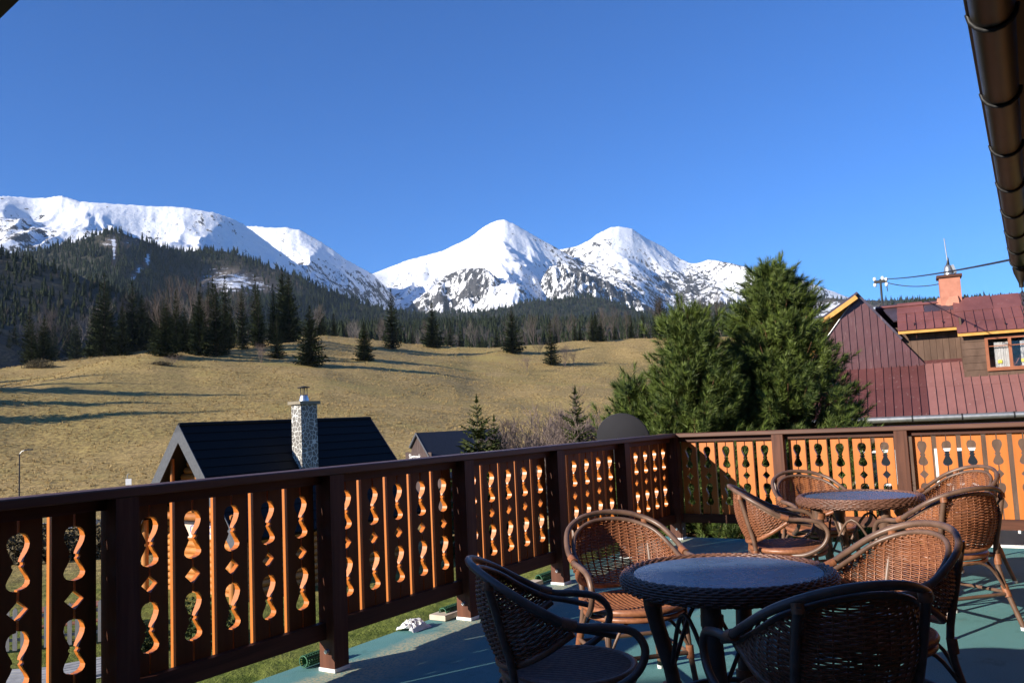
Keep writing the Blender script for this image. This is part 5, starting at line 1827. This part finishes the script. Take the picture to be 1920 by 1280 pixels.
def bench():
    p = Vector((-11.6, 22.6, 0)); p.z = zg(p.x, p.y)
    root = empty('picnic_bench', p, 0.4)
    for k in range(4):
        MB().box((0, -0.28 + k * 0.185, 0.74), (1.7, 0.16, 0.04)).build('table_plank', M_REDW, root)
    for s in (-1, 1):
        for k in range(2):
            MB().box((0, s * (0.66 + k * 0.15), 0.45), (1.7, 0.13, 0.04)).build('seat_plank', M_REDW, root)
    for x in (-0.6, 0.6):
        for s in (-1, 1):
            MB().prism([(x, s * 0.16, 0.70), (x, s * 0.26, 0.70), (x, s * 0.72, 0.0), (x, s * 0.62, 0.0)], (0.05, 0, 0)).build('leg', M_REDW, root)
        MB().box((x + .055, 0, 0.40), (0.05, 1.62, 0.08)).build('crossbar', M_REDW, root)
    tag(root, 'red brown picnic bench on the lawn behind the picket fence', 'bench')
bench()
M_HEDGE = leafy('hedge_leaves', (0.030, 0.042, 0.012), (0.085, 0.100, 0.030), 0.8, 6.0)
M_DRY = leafy('dry_bramble', (0.060, 0.048, 0.026), (0.150, 0.118, 0.065), 0.9, 3.0)
def leafball(name, loc, r, n, mat, label, cat, leaf=0.07, seed=1, group=None):
    rs = np.random.RandomState(seed)
    root = empty(name, loc)
    d = rs.randn(n, 3); d /= np.linalg.norm(d, axis=1, keepdims=True)
    d[:, 2] = np.abs(d[:, 2])
    lump = 0.75 + 0.45 * fbm(d[:, 0] * 3 + seed, d[:, 1] * 3 + d[:, 2] * 2, 3)
    P = d * (rs.rand(n, 1) ** 0.4) * lump[:, None] * np.array(r)[None]
    a = rs.randn(n, 3); a /= np.linalg.norm(a, axis=1, keepdims=True)
    b = np.cross(a, rs.randn(n, 3)); b /= np.linalg.norm(b, axis=1, keepdims=True)
    V = np.stack([P - a * leaf, P + a * leaf, P + b * leaf * 1.3], 1).reshape(-1, 3)
    link('foliage', np_mesh('foliage', V, np.arange(len(V)).reshape(-1, 3), mat), root)
    m = MB()
    for k in range(5):
        t = rs.rand() * 6.28
        m.tube([(0.1 * math.cos(t), .1 * math.sin(t), -.1), (r[0] * .5 * math.cos(t), r[1] * .5 * math.sin(t), r[2] * .7)], [0.03, 0.008], 4)
    m.build('stems', M_BARK, root)['kind'] = 'stuff'
    tag(root, label, cat, group)
def gz(x, y): return (x, y, zg(x, y))
leafball('evergreen_bush', gz(-7.7, 21.0), (0.8, 0.8, 1.2), 2600, M_HEDGE, 'small round evergreen bush in front of the log cabin', 'bush', 0.05, 4)
leafball('evergreen_bush', gz(-9.3, 20.6), (0.6, 0.6, 0.8), 1800, M_HEDGE, 'smaller evergreen bush left of the one before the cabin', 'bush', 0.05, 5)
for i in range(7):
    x = -30 + i * 2.9 + (i % 2) * .6
    y = 33 + i * 1.3
    leafball('dry_bramble', gz(x, y), (2.3, 1.6, 1.5), 2600, M_DRY, 'brown bramble thicket on the bank below the road', 'thicket', 0.10, 20 + i, 'bramble thickets along the road bank')
# brush heap and stumps on the meadow
g = on_ground(318, 686)
b = SHR[1]
t = tree('brush_heap', (b[1], b[0]), g, 0.55, 1.0, 'low heap of cut brushwood on the left meadow', 'brushwood', None, 1.6)
leafball('bramble_clump', on_ground(300, 684), (2.4, 1.4, 0.7), 900, M_DRY, 'flat brown bramble clump beside the brushwood heap', 'bush', 0.12, 41)
leafball('bramble_clump', on_ground(72, 690), (4.2, 2.0, 2.4), 2200, M_DRY, 'tangled bramble at the far left edge of the meadow', 'bush', 0.14, 42)

# rolled green netting, bag and pale boards at the outer terrace edge
M_NET = plain('green_plastic_net', (0.050, 0.150, 0.080), 0.6, 0.3, 0.3, 60)
M_BAG = plain('white_plastic_sheet', (0.74, 0.74, 0.74), 0.35, 0.5, 0.1, 9)
M_PALE = plain('pale_planed_board', (0.56, 0.47, 0.36), 0.7, 0.3, 0.2, 6)
def netroll(s0, ln, lab, seed):
    p0 = CORNER - UL * s0 + NL * 0.165 + ZZ * 0.042
    root = empty('net_roll', p0)
    R = random.Random(seed)
    m = MB()
    r = 0.032
    nt = int(ln / 0.020)
    for i in range(nt):
        m.tube([UL * (i * 0.020) + NL * (r * math.cos(a)) + ZZ * (r * math.sin(a)) for a in [2 * math.pi * k / 14 for k in range(14)]], 0.0042, 3, closed=True)
    for k in range(14):
        a = 2 * math.pi * k / 14
        m.tube([NL * (r * math.cos(a)) + ZZ * (r * math.sin(a)), UL * ln + NL * (r * math.cos(a)) + ZZ * (r * math.sin(a))], 0.0042, 3)
    o = m.build('mesh_strands', M_NET, root); o['kind'] = 'stuff'
    m = MB().tube([UL * 0.01, UL * (ln - .01)], 0.022, 10, caps=False); m.build('inner_roll', M_NET, root)
    tag(root, lab, 'net')
netroll(LL * 2 + 0.07, 0.30, 'short roll of green plastic netting behind the third post of the left railing', 1)
netroll(LL * 3 + 0.07, 0.24, 'green netting roll next to the white plastic sheet at the terrace edge', 2)
netroll(LL * 4 + 0.07, 0.20, 'green netting roll at the post nearest the camera', 3)
def bag():
    p = CORNER - UL * (LL * 3 + 0.40) + NL * 0.17
    root = empty('plastic_sheet', p)
    R = random.Random(8)
    V, F = [], []
    n, k = 15, 10
    for i in range(n):
        for j in range(k):
            u, v = i / (n - 1), j / (k - 1)
            hgt = 0.07 * math.sin(math.pi * v) ** .6 * (0.4 + .6 * math.sin(math.pi * u) ** .5) * R.uniform(.6, 1.1)
            V.append(UL * ((u - .5) * .19 + R.gauss(0, .008)) + NL * ((v - .5) * .16) + ZZ * (hgt + 0.003))
    for i in range(n - 1):
        for j in range(k - 1):
            F.append((i * k + j, i * k + j + 1, (i + 1) * k + j + 1, (i + 1) * k + j))
    o = MB().add(V, F).build('crumpled_sheet', M_BAG, root)
    tag(root, 'crumpled white plastic sheet at the terrace edge beyond the railing', 'plastic sheet')
bag()
for k, (s0, ln, w, lab) in enumerate([(LL * 2 + .40, 0.62, 0.10, 'pale planed board lying outside the left railing nearer the corner'), (LL * 3 - .10, -0.48, 0.14, 'pale board lying behind the shaded armchair outside the railing')]):
    p = CORNER - UL * s0 + NL * 0.16 + ZZ * 0.022
    o = MB().box((0, 0, 0), (abs(ln), w, 0.036), (UL, NL, ZZ), bev=0.004).build('loose_board', M_PALE)
    o.location = p
    tag(o, lab, 'board')
# concrete kerb beyond the right railing catching the baluster shadows
kb = MB().box(CORNER + UR * 4.6 + NR * 0.62 + ZZ * 0.02, (4.0, 0.30, 0.30), (UR, NR, ZZ), bev=0.02)
tag(kb.build('concrete_kerb', M_WHITE), 'pale kerb striped by baluster shadows beyond the right railing', 'kerb')
# ================================================================== air
def haze():
    m = bpy.data.materials.new('thin_mountain_air')
    m.use_nodes = True
    n, l = m.node_tree.nodes, m.node_tree.links
    n.remove(n['Principled BSDF'])
    v = n.new('ShaderNodeVolumePrincipled')
    v.inputs['Color'].default_value = (0.62, 0.80, 1.0, 1)
    v.inputs['Density'].default_value = 0.000026
    l.new(v.outputs[0], n['Material Output'].inputs['Volume'])
    b = MB().box((0, 2800, 634), (11000, 8200, 1280))
    o = b.build('haze', m)
    tag(o, 'thin bluish haze over the valley and mountains', 'haze', kind='stuff')
haze()
